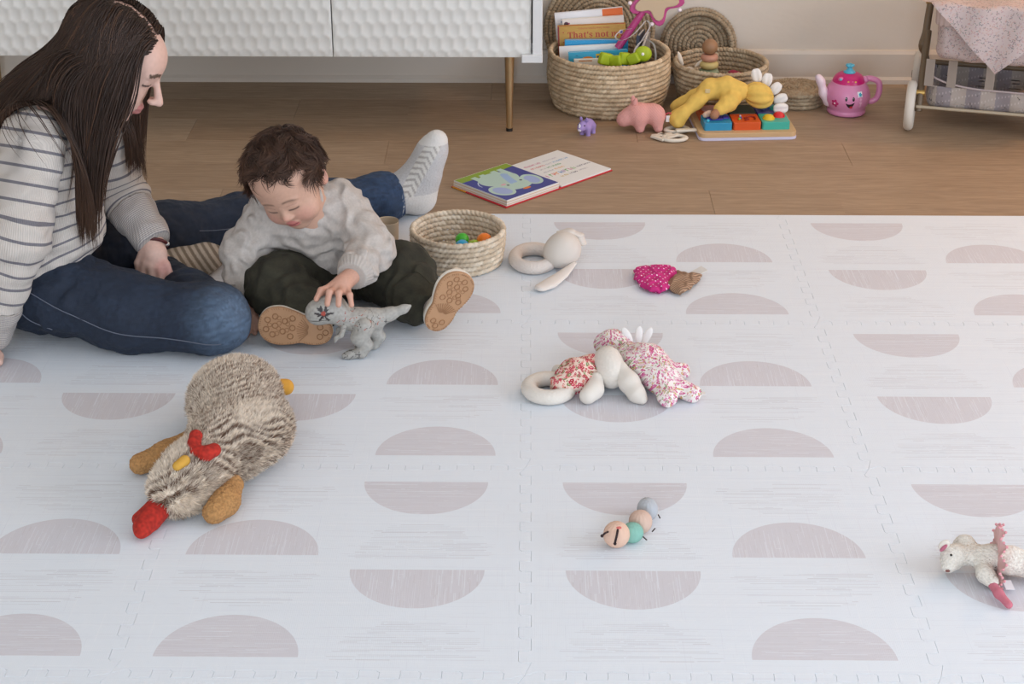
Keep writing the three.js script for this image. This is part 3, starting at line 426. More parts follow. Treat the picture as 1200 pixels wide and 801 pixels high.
// ---------- wooden activity board and its blocks ----------
{
  const t = thing('activity_board', 'wooden activity board with blue, orange and teal button blocks', 'toy board', [0.592, FL, -0.678], 0.065);
  const sh = (w, d, r) => { const s = new THREE.Shape(); s.moveTo(-w + r, -d); s.lineTo(w - r, -d); s.quadraticCurveTo(w, -d, w, -d + r); s.lineTo(w, d - r); s.quadraticCurveTo(w, d, w - r, d); s.lineTo(-w + r, d); s.quadraticCurveTo(-w, d, -w, d - r); s.lineTo(-w, -d + r); s.quadraticCurveTo(-w, -d, -w + r, -d); return s; };
  const slab = (w, d, r, h, y) => { const g = new THREE.ExtrudeGeometry(sh(w, d, r), { depth: h - 0.003, bevelEnabled: true, bevelSize: 0.0015, bevelThickness: 0.0015, bevelSegments: 2 }); g.rotateX(-Math.PI / 2); g.translate(0, y + 0.0015, 0); return g; };
  obj('underside', slab(0.133, 0.104, 0.02, 0.008, 0), mat(0xcfcbe0, 0.5), t); obj('tray', slab(0.132, 0.103, 0.02, 0.013, 0.008), mat(0xcba87c, 0.55), t);
  const B = [[-0.079, 0.043, 0x2c8fb8], [0, 0.043, 0xd2531d], [0.079, 0.043, 0x3fae9c], [-0.079, -0.037, 0xc8572a], [0, -0.037, 0x27352a], [0.079, -0.037, 0x4a4a90]];
  const blocks = B.map(([x, z, c]) => { const b = obj('block', slab(0.0365, 0.0365, 0.006, 0.024, 0.018), mat(c, 0.42), t); b.position.set(x, 0, z); return b; });
  const add = (k, g, c, n = 'button') => obj(n, g, mat(c, 0.35), blocks[k]);
  add(0, bx(0.044, 0.004, 0.036, -0.006, 0.044, -0.004, 0.0015), 0x413a9a, 'panel'); add(0, bx(0.017, 0.004, 0.02, 0.026, 0.044, -0.006, 0.0015), 0x413a9a, 'panel'); add(0, ball(0.004, -0.026, 0.044, 0.02), 0x48bfd6);
  add(1, tube([[-0.004, 0.0435, 0.022], [0.008, 0.0435, 0.012], [-0.002, 0.0435, 0.003], [0.012, 0.0435, -0.01], [0.026, 0.0435, -0.004], [0.024, 0.0435, 0.016]], 0.0022, 40, 6), 0x8e1f14, 'track'); add(1, ball(0.0035, -0.018, 0.0445, 0.012), 0x86b83a, 'bead'); add(1, ball(0.0035, -0.013, 0.0445, 0.004), 0x5a49a0, 'bead'); add(1, ball(0.003, -0.012, 0.0445, -0.012), 0xb4c0c8, 'bead');
  const dome = (x, z, R, c, k) => { const g = lathe([[R * 1.18, 0.042], [R * 1.18, 0.0455], [R, 0.0465], [R * 0.92, 0.0505], [R * 0.6, 0.053], [0, 0.0545]], 28); g.translate(x, 0, z); add(k, g, c); };
  dome(-0.016, 0.008, 0.014, 0xe0b822, 2); dome(0.016, -0.012, 0.014, 0xd2222a, 2);
  dome(0.018, 0.006, 0.014, 0x3f9f94, 5); dome(-0.012, 0.0, 0.013, 0x2a4078, 5);
  { const g = lathe([[0.029, 0.042], [0.029, 0.0445], [0, 0.0445]], 32); add(3, g, 0xd9a6a0, 'panel'); }
}
// ---------- yellow doll lying face down on the board ----------
{
  const t = thing('flower_doll', 'yellow cloth doll with white petal hood face down on board', 'doll', [0, 0, 0]);
  const yel = lin(0xe0bb5e), yc = (x, y, z) => { const k = 1 + 0.10 * fbm(x * 60, y * 60, z * 60); return yel.map((c) => c * k); };
  const f0 = uni(0.016, chain([[0.50, 0.090, -0.705, 0.024], [0.545, 0.094, -0.70, 0.029], [0.588, 0.086, -0.70, 0.023]]), chain([[0.50, 0.088, -0.698, 0.023], [0.467, 0.066, -0.675, 0.0175], [0.425, 0.036, -0.655, 0.0155]]), chain([[0.425, 0.035, -0.655, 0.018], [0.412, 0.018, -0.655, 0.018], [0.402, 0.022, -0.658, 0.0145]]),
    chain([[0.505, 0.088, -0.715, 0.026], [0.465, 0.06, -0.725, 0.018], [0.43, 0.036, -0.732, 0.017], [0.416, 0.03, -0.735, 0.017]]), chain([[0.578, 0.088, -0.69, 0.022], [0.552, 0.07, -0.655, 0.021], [0.522, 0.056, -0.628, 0.016]]));
  const f = (x, y, z) => f0(x, y, z) + 0.0012 * Math.sin(x * 85 + y * 60 + 2.5 * noise3(x * 14, y * 14, z * 14)) + 0.0007 * noise3(x * 40, y * 40, z * 40) ;
  obj('suit', net(f, [0.36, -0.012, -0.78], [0.64, 0.14, -0.59], 0.0032, { color: yc }), vmat(0.9), t);
  obj('hood', net((x, y, z) => ell([0.636, 0.075, -0.695], [0.043, 0.034, 0.036], new THREE.Quaternion().setFromAxisAngle(V(0, 0, 1), -0.5))(x, y, z) + 0.0016 * Math.sin(Math.atan2(y - 0.075, z + 0.695) * 9), [0.57, 0.02, -0.76], [0.70, 0.13, -0.63], 0.003, { color: yc }), vmat(0.9), t);
  obj('hand', net(chain([[0.516, 0.052, -0.622, 0.011], [0.508, 0.045, -0.614, 0.012]], 0.008), [0.48, 0.015, -0.65], [0.54, 0.07, -0.59], 0.002), mat(0xa8775a, 0.8), t);
  for (const [x, y, z, a] of [[0.632, 0.118, -0.727, 0.25], [0.66, 0.104, -0.73, -0.2], [0.682, 0.082, -0.725, -0.7], [0.695, 0.058, -0.712, -1.15], [0.692, 0.045, -0.675, -1.5]]) { const g = net((p, q, r) => ell([0, 0.004, 0], [0.015, 0.023, 0.010])(p, q, r) + 0.003 * Math.exp(-((p * p) / 0.00003)), [-0.025, -0.03, -0.02], [0.025, 0.035, 0.02], 0.002); g.rotateZ(a); g.translate(x, y, z); obj('petal', g, mat(0xe9e6e2, 0.9), t); }
  obj('button', net(rbox([0, 0, 0], [0.007, 0.006, 0.002], 0.0015), [-0.01, -0.01, -0.006], [0.01, 0.01, 0.006], 0.001).translate(0.492, 0.096, -0.668), mat(0xd8c08a, 0.6), t);
  obj('hand', net(chain([[0.497, 0.042, -0.64, 0.009], [0.486, 0.04, -0.632, 0.008]], 0.006), [0.46, 0.02, -0.66], [0.52, 0.06, -0.61], 0.002), mat(0xd8b8a4, 0.8), t);
}
// ---------- small toys on the wood floor ----------
{
  const t = thing('toy_rhino', 'tiny purple rubber rhino standing in front of the book basket', 'toy animal', [0.166, FL, -0.625], -2.15); t.scale.setScalar(1.08);
  const m = mat(0xa18bc6, 0.5);
  obj('body', net(uni(0.01, ell([0, 0.024, 0], [0.021, 0.015, 0.0145]), ell([0.023, 0.028, 0], [0.012, 0.012, 0.011]), ell([0.034, 0.023, 0], [0.008, 0.0085, 0.0085]), ...[[-0.012, 0.009], [-0.012, -0.009], [0.012, 0.009], [0.012, -0.009]].map(([x, z]) => caps([x, 0.018, z], [x, 0.005, z], 0.0068, 0.006))), [-0.03, -0.002, -0.025], [0.05, 0.05, 0.025], 0.0015), m, t);
  for (const s of [-1, 1]) { obj('ear', ball(0.005, 0.019, 0.0425, s * 0.0085, [0.6, 1.25, 0.9], 12, 8), m, t); obj('leg', cylAB([0.012, 0, s * 0.009], [0.012, 0.006, s * 0.009], 0.0062), m, t); obj('leg', cylAB([-0.012, 0, s * 0.009], [-0.012, 0.006, s * 0.009], 0.0062), m, t); obj('eye', ball(0.002, 0.031, 0.031, s * 0.0095, [1, 1, 1], 10, 8), mat(0x181020, 0.3), t); }
  obj('horn', cylAB([0.038, 0.027, 0], [0.0405, 0.037, 0], 0.004, 0.001), mat(0xefeaf2, 0.5), t); obj('muzzle_patch', ball(0.0055, 0.0385, 0.0205, 0, [0.8, 0.9, 1]), mat(0xe6e0ec, 0.5), t); obj('tail', tube([[-0.02, 0.028, 0], [-0.025, 0.022, 0], [-0.025, 0.014, 0]], 0.0015, 10, 6), m, t);
}
{
  const t = thing('toy_pig', 'pink knitted pig toy standing in front of the book basket', 'toy animal', [0.322, FL, -0.655], 0.06);
  const m = mat(0xdda098, 0.95, {});
  const f = uni(0.018, ell([0.018, 0.048, 0], [0.036, 0.028, 0.028]), ell([-0.018, 0.05, 0], [0.026, 0.027, 0.027]), chain([[-0.028, 0.048, 0, 0.025], [-0.052, 0.036, 0.002, 0.018], [-0.06, 0.031, 0.003, 0.0145]]), ell([0.03, 0.05, 0.016], [0.02, 0.018, 0.016]), ell([-0.016, 0.052, 0.016], [0.017, 0.016, 0.014]),
    ...[[-0.016, 0.018], [-0.014, -0.016], [0.034, 0.018], [0.034, -0.016]].map(([x, z]) => caps([x, 0.035, z], [x + 0.002, 0.0125, z * 1.15], 0.0145, 0.0125)));
  obj('body', net((x, y, z) => f(x, y, z) + 0.0006 * Math.sin(x * 900) * Math.sin(y * 900), [-0.09, -0.004, -0.045], [0.075, 0.09, 0.05], 0.0022), m, t);
  for (const [z, r] of [[0.008, -0.2], [-0.014, 0.1]]) { const g = ball(0.011, 0, 0.008, 0, [0.62, 1.35, 0.5], 14, 10); g.rotateZ(r); g.translate(-0.03, 0.073, z); obj('ear', g, m, t); }
  obj('tag', [bx(0.012, 0.018, 0.001, 0.064, 0.035, 0.010, 0.0003)], mat(0xe8e6e6, 0.6), t); obj('tag_band', new THREE.TorusGeometry(0.009, 0.0022, 8, 24).translate(0.065, 0.042, 0.008), mat(0xb5404e, 0.6), t);
  for (const s of [-1, 1]) obj('eye', ball(0.0022, -0.052, 0.046, s * 0.014, [1, 1, 1], 8, 6), mat(0x201414, 0.4), t);
}
{ // cream wooden scissors
  const t = thing('toy_scissors', 'cream wooden toy scissors lying between pig and activity board', 'toy scissors', [0.395, FL, -0.605], -0.25);
  const m = mat(0xdfd6c6, 0.55);
  const ring = (x, z, a) => { const g = new THREE.TorusGeometry(0.024, 0.0065, 10, 40); g.scale(1.25, 0.85, 0.8); g.rotateX(Math.PI / 2); g.rotateY(a); g.translate(x, 0.006, z); return g; };
  const blade = (ax, az, bx2, bz, y) => { const g = bx(Math.hypot(bx2 - ax, bz - az), 0.007, 0.015, 0, 0, 0, 0.0025); g.rotateY(-Math.atan2(bz - az, bx2 - ax)); g.translate((ax + bx2) / 2, y, (az + bz) / 2); return g; };
  obj('blade', blade(0.008, -0.01, 0.062, -0.03, 0.014), m, t); obj('blade', blade(0.0, 0.0, -0.05, 0.03, 0.006), m, t); obj('blade', blade(-0.05, 0.03, -0.012, 0.052, 0.006), m, t);
  obj('finger_loop', ring(0.006, -0.042, 0.5), m, t); obj('finger_loop', ring(0.012, 0.03, 0.4), m, t);
  obj('link', [blade(-0.035, 0.005, 0.0, 0.03, 0.006), blade(-0.01, 0.04, 0.02, 0.0, 0.007)], m, t);
}
{ // open elephant board book
  const t = thing('open_book', 'open children board book showing a pale green elephant page', 'book', [0.016, FL, -0.270]);
  t.rotation.y = Math.atan2(0.70, 0.714);
  const red = mat(0xc8202e, 0.4), wht = mat(0xefeeea, 0.6), W = 0.186, D = 0.196;
  obj('cover', [bx(W + 0.002, 0.003, D + 0.004, -W / 2 - 0.004, 0.0016, 0, 0.0012), bx(W, 0.003, D + 0.004, W / 2 + 0.004, 0.0016, 0, 0.0012), bx(0.012, 0.003, D + 0.004, 0, 0.0016, 0, 0.001)], red, t);
  for (let i = 0; i < 7; i++) obj('page', bx(W - 0.004, 0.0019, D - 0.002, -W / 2 - 0.002 + i * 0.0003, 0.0042 + i * 0.0022, 0, 0.0006), i % 3 === 1 ? mat(0xe6c9a8, 0.6) : wht, t);
  for (let i = 0; i < 2; i++) obj('page', bx(W - 0.004, 0.0019, D - 0.002, W / 2 + 0.003, 0.0042 + i * 0.0022, 0, 0.0006), wht, t);
  obj('cover_corner', bx(0.004, 0.0034, 0.05, -W - 0.003, 0.0018, -D / 2 + 0.027, 0.001), mat(0xe3a02a, 0.4), t);
  const ele = canvasTex(512, 540, (c, w, h) => {
    c.fillStyle = '#3d4290'; c.fillRect(0, 0, w, h); c.fillStyle = '#8aa52c'; c.beginPath(); c.moveTo(0, 0); c.lineTo(w, 0); c.lineTo(w, 70); c.quadraticCurveTo(w * 0.5, 95, 0, 80); c.fill();
    // the elephant hangs head down on this page: its feet reach the grass, its face is toward the lower edge
    c.save(); c.translate(w / 2, 0); const g = '#b9d3c6';
    c.fillStyle = g; c.beginPath(); c.ellipse(-10, 200, 165, 130, 0, 0, 7); c.fill();
    for (const x of [-150, -70, 40, 105]) { c.fillRect(x, 50, 48, 120); }
    c.beginPath(); c.ellipse(15, 340, 140, 110, 0, 0, 7); c.fill();
    c.beginPath(); c.ellipse(-150, 385, 85, 105, -0.2, 0, 7); c.fill(); c.beginPath(); c.ellipse(165, 360, 75, 105, 0.2, 0, 7); c.fill();
    c.fillStyle = '#a4b5dd'; c.beginPath(); c.ellipse(-150, 388, 58, 78, -0.2, 0, 7); c.fill(); c.beginPath(); c.ellipse(165, 363, 50, 78, 0.2, 0, 7); c.fill();
    c.fillStyle = g; c.beginPath(); c.ellipse(15, 350, 110, 100, 0, 0, 7); c.fill();
    c.fillStyle = '#9dbbe0'; c.beginPath(); c.moveTo(-10, 330); c.quadraticCurveTo(10, 240, 60, 140); c.quadraticCurveTo(95, 120, 110, 165); c.quadraticCurveTo(80, 230, 55, 330); c.fill();
    c.fillStyle = '#2a2c50'; c.beginPath(); c.arc(-45, 335, 11, 0, 7); c.arc(95, 320, 11, 0, 7); c.fill(); c.fillStyle = '#e3a8b4'; c.beginPath(); c.ellipse(-62, 305, 22, 14, 0, 0, 7); c.fill();
    c.fillStyle = '#e07b25'; c.beginPath(); c.ellipse(20, 462, 36, 16, 0, 0, 7); c.fill();
    c.strokeStyle = '#d6e4ee'; c.lineWidth = 7; c.beginPath(); c.moveTo(-165, 150); c.quadraticCurveTo(-215, 200, -205, 240); c.stroke(); c.restore();
  });
  const words = canvasTex(512, 540, (c, w, h) => {
    c.fillStyle = '#ecebe8'; c.fillRect(0, 0, w, h); reseed(77);
    const scr = (x, y, n, hgt, cols) => { for (let i = 0; i < n; i++) { c.fillStyle = cols[i % cols.length]; const cw = hgt * 0.55; c.fillRect(x, y, cw * 0.3, hgt); if (rnd() < 0.7) c.fillRect(x, y + (rnd() < 0.5 ? 0 : hgt * 0.4), cw, hgt * 0.26); if (rnd() < 0.6) c.fillRect(x + cw * 0.7, y + (rnd() < 0.5 ? 0 : hgt * 0.3), cw * 0.3, hgt * 0.7); x += cw * 1.35; } return x; };
    let x = scr(60, 90, 9, 26, ['#c86a8a']); scr(x + 14, 94, 10, 20, ['#b9b4bd']); x = scr(70, 150, 8, 24, ['#d2625c']); x = scr(x + 12, 152, 4, 20, ['#b9b4bd']); scr(x + 12, 148, 9, 24, ['#6f9fcb']); x = scr(110, 208, 4, 20, ['#b0acb4']); scr(x + 12, 204, 8, 25, ['#63a06a']); x = scr(90, 264, 7, 20, ['#b0acb4']); scr(x + 12, 262, 6, 24, ['#e2a04c']);
    x = scr(50, 324, 9, 44, ['#c0487e', '#6aa84f', '#d8562c', '#e08f2e', '#4a86c4', '#8a5aa8', '#58a049']); scr(x + 14, 336, 8, 24, ['#6b6674']); x = scr(130, 400, 4, 25, ['#c3a23a']); x = scr(x + 12, 402, 5, 24, ['#5a5664']); scr(x + 12, 402, 6, 22, ['#b0acb4']);
  });
  const pl = (cx, y, m, n) => { const g = new THREE.PlaneGeometry(W - 0.007, D - 0.006); g.rotateX(-Math.PI / 2); g.translate(cx, y, 0); obj(n, g, mat(0xffffff, 0.4, { map: m }), t); };
  pl(-W / 2 - 0.001, 0.01855, ele, 'elephant_print'); pl(W / 2 + 0.003, 0.0077, words, 'text_print');
}

// ---------- doll pram ----------
{
  const t = thing('doll_pram', 'doll pram with floral cloth, beige frame and white wheels', 'doll pram', [1.11, FL, -0.80], -0.26);
  // local: x across the pram, z along it; the left pair of wheels stands at x = 0
  const frame = mat(0x6d5b45, 0.45), tyre = mat(0xd8cfc2, 0.6), wood = mat(0xb8935c, 0.6), W = 0.36;
  const wheel = (x, z) => {
    const w = obj('wheel', (() => { const g = new THREE.TorusGeometry(0.057, 0.0115, 14, 48); g.scale(1, 1, 1.15); g.rotateY(Math.PI / 2); g.translate(x, 0.0685, z); return g; })(), tyre, t);
    obj('rim', [cylAB([x - 0.009, 0.0685, z], [x + 0.009, 0.0685, z], 0.05, 0.05, 40)], mat(0xc9bfae, 0.5), w); obj('hub', cylAB([x - 0.016, 0.0685, z], [x + 0.016, 0.0685, z], 0.011, 0.011, 20), frame, w);
  };
  for (const x of [-0.026, W + 0.026]) for (const z of [0.14, -0.155]) wheel(x, z);
  obj('axle', cylAB([-0.02, 0.0665, 0.14], [W + 0.02, 0.0665, 0.14], 0.0045), mat(0xb5a58c, 0.4), t); obj('axle', cylAB([-0.02, 0.0685, -0.155], [W + 0.02, 0.0685, -0.155], 0.0045), mat(0xb5a58c, 0.4), t);
  for (const x of [-0.004, W + 0.004]) {
    obj('frame_leg', tube([[x, 0.052, 0.135], [x, 0.10, 0.115], [x, 0.16, 0.06], [x, 0.215, 0.02], [x, 0.24, 0.0]], 0.0100, 24, 10), frame, t);
    obj('frame_leg', tube([[x, 0.065, -0.155], [x, 0.12, -0.11], [x - 0.004, 0.17, -0.03], [x - 0.012, 0.205, 0.02], [x - 0.006, 0.235, 0.0], [x - 0.004, 0.275, -0.015], [x, 0.34, -0.04]], 0.0100, 40, 10), frame, t);
    const j = obj('hinge', [cylAB([x - 0.014, 0.325, -0.03], [x + 0.014, 0.325, -0.03], 0.017, 0.017, 24)], wood, t);
    obj('push_bar', tube([[x, 0.33, -0.035], [x, 0.45, -0.10], [x, 0.52, -0.15]], 0.010, 16, 10), frame, t); obj('bolt', cylAB([x - 0.012, 0.10, 0.118], [x + 0.012, 0.10, 0.118], 0.008), mat(0xc2a05c, 0.35, { metalness: 0.6 }), t);
  }
  obj('cross_bar', cylAB([0.008, 0.125, -0.10], [W - 0.008, 0.125, -0.10], 0.0075), frame, t); obj('push_handle', cylAB([-0.01, 0.52, -0.15], [W + 0.01, 0.52, -0.15], 0.012), wood, t);
  // printed fabric: tiny sprigs on pale lilac cream
  reseed(17);
  const sprig = canvasTex(512, 512, (c, w) => { c.fillStyle = '#c3b3b0'; c.fillRect(0, 0, w, w); for (let i = 0; i < 900; i++) { const x = rnd() * w, y = rnd() * w, a = rnd() * 6.28; c.save(); c.translate(x, y); c.rotate(a); c.fillStyle = ['#8d8488', '#b88f8c', '#a5938c', '#c4a79c', '#7f8580', '#b59aa0'][i % 6]; c.beginPath(); c.ellipse(0, 0, 7, 2.6, 0, 0, 7); c.fill(); if (i % 3 === 0) { c.beginPath(); c.ellipse(6, 5, 5, 2.4, 0.9, 0, 7); c.fill(); } c.restore(); } });
  sprig.repeat.set(5.5, 5.5);
  const cloth = mat(0xffffff, 0.95, { map: sprig, side: THREE.DoubleSide });
  const plainCloth = mat(0xc9b4ae, 0.95), lace = mat(0xb7a8a6, 0.95);
  const cot = (x, y, z) => { const d = rbox([W / 2 + 0.008, 0.285, 0.03], [W / 2 - 0.018, 0.075, 0.165], 0.035)(x, y, z); return d + 0.003 * Math.sin(x * 60 + z * 40) * Math.cos(y * 45); };
  const inner = rbox([W / 2, 0.33, 0.03], [W / 2 - 0.034, 0.11, 0.145], 0.03);
  obj('cot', net(sub(cot, inner, 0.01), [-0.01, 0.16, -0.17], [W + 0.02, 0.38, 0.24], 0.006, { uv: (x, y, z, n) => (Math.abs(n[0]) > 0.6 ? [z, y] : Math.abs(n[2]) > 0.6 ? [x, y] : [x, z]) }), cloth, t);
  obj('padding', net((x, y, z) => rbox([W / 2, 0.245, 0.03], [W / 2 - 0.036, 0.02, 0.14], 0.015)(x, y, z) + 0.004 * noise3(x * 30, y * 30, z * 30), [0, 0.2, -0.15], [W + 0.02, 0.3, 0.2], 0.006), mat(0x7d4a4c, 0.95), t);
  obj('edge_band', net((x, y, z) => Math.abs(cot(x, y, z)) * 0 + Math.max(Math.abs(rbox([W / 2 + 0.008, 0.33, 0.03], [W / 2 - 0.014, 0.12, 0.169], 0.035)(x, y, z)) - 0.005, Math.abs(y - 0.335) - 0.026) + 0.0012 * Math.sin(x * 300 + z * 300), [-0.02, 0.29, -0.19], [W + 0.03, 0.375, 0.25], 0.005), plainCloth, t);
  // blanket: a square cloth laid over the front with one corner hanging down
  {
    const n = 60, P = [], U = [], I = [];
    for (let j = 0; j <= n; j++) for (let i = 0; i <= n; i++) {
      const u = i / n, v = j / n, s = 0.36, a = (u - 0.5) * s, b = (v - 0.5) * s, cx = 0.185, px = cx + (a - b) * 0.7071, d = (a + b) * 0.7071;   // d: distance along the hanging diagonal
      const e = 0.075, over = d - e, y = over < 0 ? 0.372 + 0.004 * Math.sin(px * 40) : 0.372 - over * 0.96, z = over < 0 ? 0.205 + over * 0.8 : 0.212 + 0.018 * Math.sin(Math.min(1, over / 0.15) * 1.5) + 0.006 * Math.sin(px * 55 + over * 12);
      P.push(px, y, z); U.push(a, b);
    }
    for (let j = 0; j < n; j++) for (let i = 0; i < n; i++) { const q = j * (n + 1) + i; I.push(q, q + 1, q + n + 2, q, q + n + 2, q + n + 1); }
    const g = new THREE.BufferGeometry(); g.setAttribute('position', new THREE.BufferAttribute(new Float32Array(P), 3)); g.setAttribute('uv', new THREE.BufferAttribute(new Float32Array(U), 2)); g.setIndex(I); g.computeVertexNormals();
    obj('blanket', g, cloth, t);
  }
  // lower net basket with a ruffled checked panel
  const chk = canvasTex(256, 64, (c, w, h) => { c.fillStyle = '#b4a8a8'; c.fillRect(0, 0, w, h); for (let i = 0; i < 8; i++) { c.fillStyle = i % 2 ? '#91888a' : '#ab9f96'; c.fillRect(i * 32, 0, 32, h); } for (let i = 0; i < 500; i++) { c.fillStyle = 'rgba(225,215,210,.25)'; c.fillRect((i * 37) % w, (i * 13) % h, 2, 2); } }); chk.repeat.set(3.2, 6);
  const chkM = mat(0xffffff, 0.95, { map: chk });
  obj('net_basket', net((x, y, z) => Math.max(Math.abs(rbox([W / 2, 0.115, 0.01], [W / 2 - 0.014, 0.055, 0.125], 0.03)(x, y, z) + 0.0045 * Math.sin(x * 70) * Math.sin(y * 40 + z * 30)) - 0.0025, y - 0.128), [-0.01, 0.05, -0.14], [W + 0.02, 0.14, 0.16], 0.004, { uv: (x, y, z, n) => (Math.abs(n[0]) > 0.7 ? [z, y] : [x, y]) }), chkM, t);
  obj('basket_trim', tube([[0.012, 0.155, 0.12], [0.05, 0.142, 0.135], [0.12, 0.13, 0.14], [0.2, 0.127, 0.14], [0.3, 0.13, 0.138], [W - 0.012, 0.15, 0.125]], 0.003, 40, 6), lace, t);
  for (const x of [0.016, 0.075, 0.175, 0.285]) obj('strap', bx(0.024, 0.075, 0.002, x, 0.165, 0.141, 0.0006), mat(0x9c8f84, 0.95), t);
}
// ---------- soft toys on the mat ----------
const nubby = (f, a = 0.0005, k = 700) => (x, y, z) => f(x, y, z) + a * Math.sin(x * k) * Math.sin(y * k + 1) * Math.sin(z * k + 2);
{ // cream ring rattle with bunny head
  const t = thing('ring_rattle', 'cream knitted ring rattle with round rabbit head and long ear', 'rattle', [0, 0, 0]);
  obj('ring', net(nubby((x, y, z) => { return ringF(x, y, z); }, 0.0007, 800), [-0.07, -0.005, 0.215], [0.09, 0.05, 0.40], 0.0025), mat(0xd8cdc4, 0.95), t);
  const hd = obj('head', net(uni(0.012, ell([0.083, 0.042, 0.318], [0.040, 0.040, 0.042]), ell([0.068, 0.035, 0.325], [0.03, 0.03, 0.034])), [0.03, -0.004, 0.26], [0.14, 0.095, 0.38], 0.0025), mat(0xd6cdc3, 0.95), t);
  const ear = (pts, w) => net((x, y, z) => { let d = 1e9; for (let i = 0; i + 1 < pts.length; i++) { const a = pts[i], b = pts[i + 1], dx = b[0] - a[0], dz = b[2] - a[2], dy = b[1] - a[1], q = clamp(((x - a[0]) * dx + (y - a[1]) * dy + (z - a[2]) * dz) / (dx * dx + dy * dy + dz * dz)); const ex = x - a[0] - dx * q, ey = (y - a[1] - dy * q) * 2.4, ez = z - a[2] - dz * q; d = Math.min(d, Math.hypot(ex, ey, ez) - mix(a[3], b[3], q)); } return d * 0.6; }, [w[0], -0.004, w[1]], [w[2], 0.11, w[3]], 0.002);
  obj('ear', ear([[0.106, 0.022, 0.352, 0.007], [0.078, 0.013, 0.395, 0.015], [0.05, 0.009, 0.435, 0.019], [0.034, 0.0085, 0.452, 0.016]], [0, 0.32, 0.14, 0.49]), mat(0xe2dad2, 0.95), t);
  obj('ear', ear([[0.072, 0.077, 0.303, 0.006], [0.096, 0.078, 0.298, 0.013], [0.118, 0.068, 0.297, 0.012], [0.126, 0.05, 0.303, 0.010]], [0.05, 0.26, 0.15, 0.34]), mat(0xd6cdc3, 0.95), t);
}
function ringF(x, y, z) {   // rounded triangular loop: the ring of the cream rattle
  const dx = x - 0.012, dz = (z - 0.306) / 1.3, a = Math.atan2(dz, dx), R = 0.042 + 0.004 * Math.cos(a);
  return Math.hypot((Math.hypot(dx, dz) - R) * (1 + 0.2 * Math.abs(Math.sin(a))), y - 0.0152) - 0.0148;
}
{ // pink and brown ice-cream crinkle toy
  const t = thing('crinkle_toy', 'flat pink dotted ice-cream crinkle toy with brown corduroy cone', 'cloth toy', [0, 0, 0]);
  reseed(9);
  const dots = canvasTex(512, 512, (c, w) => { c.fillStyle = '#c42678'; c.fillRect(0, 0, w, w); for (let j = 0; j < 16; j++) for (let i = 0; i < 16; i++) { c.fillStyle = '#f3dbe6'; c.beginPath(); c.arc(i * 32 + (j % 2) * 16 + 8, j * 32 + 8, 4.6, 0, 7); c.fill(); } }); dots.repeat.set(5.5, 5.5);
  const cord = dataTex(64, 64, (x, y) => { const s = 0.5 + 0.5 * Math.sin(y / 64 * Math.PI * 16); return [mix(118, 188, s), mix(92, 154, s), mix(72, 126, s)]; }, true, [26, 26]);
  const poly = (P, amp) => (x, y, z) => { let d = 1e9, inside = false; for (let i = 0, j = P.length - 1; i < P.length; j = i++) { const [ax, az] = P[j], [bx2, bz] = P[i], ex = bx2 - ax, ez = bz - az, q = clamp(((x - ax) * ex + (z - az) * ez) / (ex * ex + ez * ez)); d = Math.min(d, Math.hypot(x - ax - ex * q, z - az - ez * q)); if ((az > z) !== (bz > z) && x < (bx2 - ax) * (z - az) / (bz - az) + ax) inside = !inside; } const sd = inside ? -d : d; const h = Math.abs(y - 0.009 - amp(x, z)) - 0.0085 * Math.sqrt(clamp(-sd / 0.016)) ; return (sd > 0 ? Math.hypot(sd, Math.max(0, h)) : h) * 0.55 - 0.0006; };
  const wr = (x, z) => 0.0022 * Math.sin(x * 170 + z * 110 + 4 * noise3(x * 25, 0, z * 25));
  const sc = [[0.238, 0.356], [0.262, 0.342], [0.290, 0.336], [0.322, 0.340], [0.334, 0.356], [0.334, 0.382], [0.318, 0.402], [0.310, 0.43], [0.314, 0.452], [0.296, 0.472], [0.268, 0.472], [0.256, 0.452], [0.246, 0.44], [0.246, 0.42], [0.236, 0.402], [0.241, 0.38]];
  obj('scoop', net(poly(sc, wr), [0.215, -0.004, 0.315], [0.36, 0.035, 0.495], 0.0022, { uv: (x, y, z) => [x, z] }), mat(0xffffff, 0.85, { map: dots }), t);
  const cn = [[0.332, 0.36], [0.348, 0.376], [0.372, 0.378], [0.388, 0.388], [0.372, 0.425], [0.352, 0.462], [0.332, 0.484], [0.312, 0.462], [0.308, 0.43], [0.318, 0.402], [0.332, 0.385]];
  obj('cone', net(poly(cn, wr), [0.29, -0.004, 0.335], [0.40, 0.03, 0.495], 0.0022, { uv: (x, y, z) => [x * 0.8 - z * 0.6, x * 0.6 + z * 0.8] }), mat(0xffffff, 0.95, { map: cord }), t);
  const tg = bx(0.028, 0.0012, 0.026, 0, 0, 0, 0.0003); tg.rotateZ(0.3); tg.rotateY(0.5); tg.translate(0.383, 0.014, 0.372); obj('tag', tg, mat(0xdfdcd6, 0.8), t);
}
const floralTex = (bg, cols, n, s, sd) => { reseed(sd); return canvasTex(512, 512, (c, w) => { c.fillStyle = bg; c.fillRect(0, 0, w, w); for (let i = 0; i < n; i++) { const x = rnd() * w, y = rnd() * w, r = rr(0.7, 1.3) * s, k = cols[Math.floor(rnd() * cols.length)]; c.fillStyle = k; if (rnd() < 0.5) { for (let p = 0; p < 5; p++) { c.beginPath(); c.arc(x + r * 0.6 * Math.cos(p * 1.257), y + r * 0.6 * Math.sin(p * 1.257), r * 0.5, 0, 7); c.fill(); } c.fillStyle = bg; c.beginPath(); c.arc(x, y, r * 0.3, 0, 7); c.fill(); } else { c.save(); c.translate(x, y); c.rotate(rnd() * 6.28); c.beginPath(); c.ellipse(0, 0, r * 0.8, r * 0.3, 0, 0, 7); c.fill(); c.restore(); } } }); };
const uvTop = (x, y, z, n) => [x + y * 0.5 * n[0], z - y * 0.9];
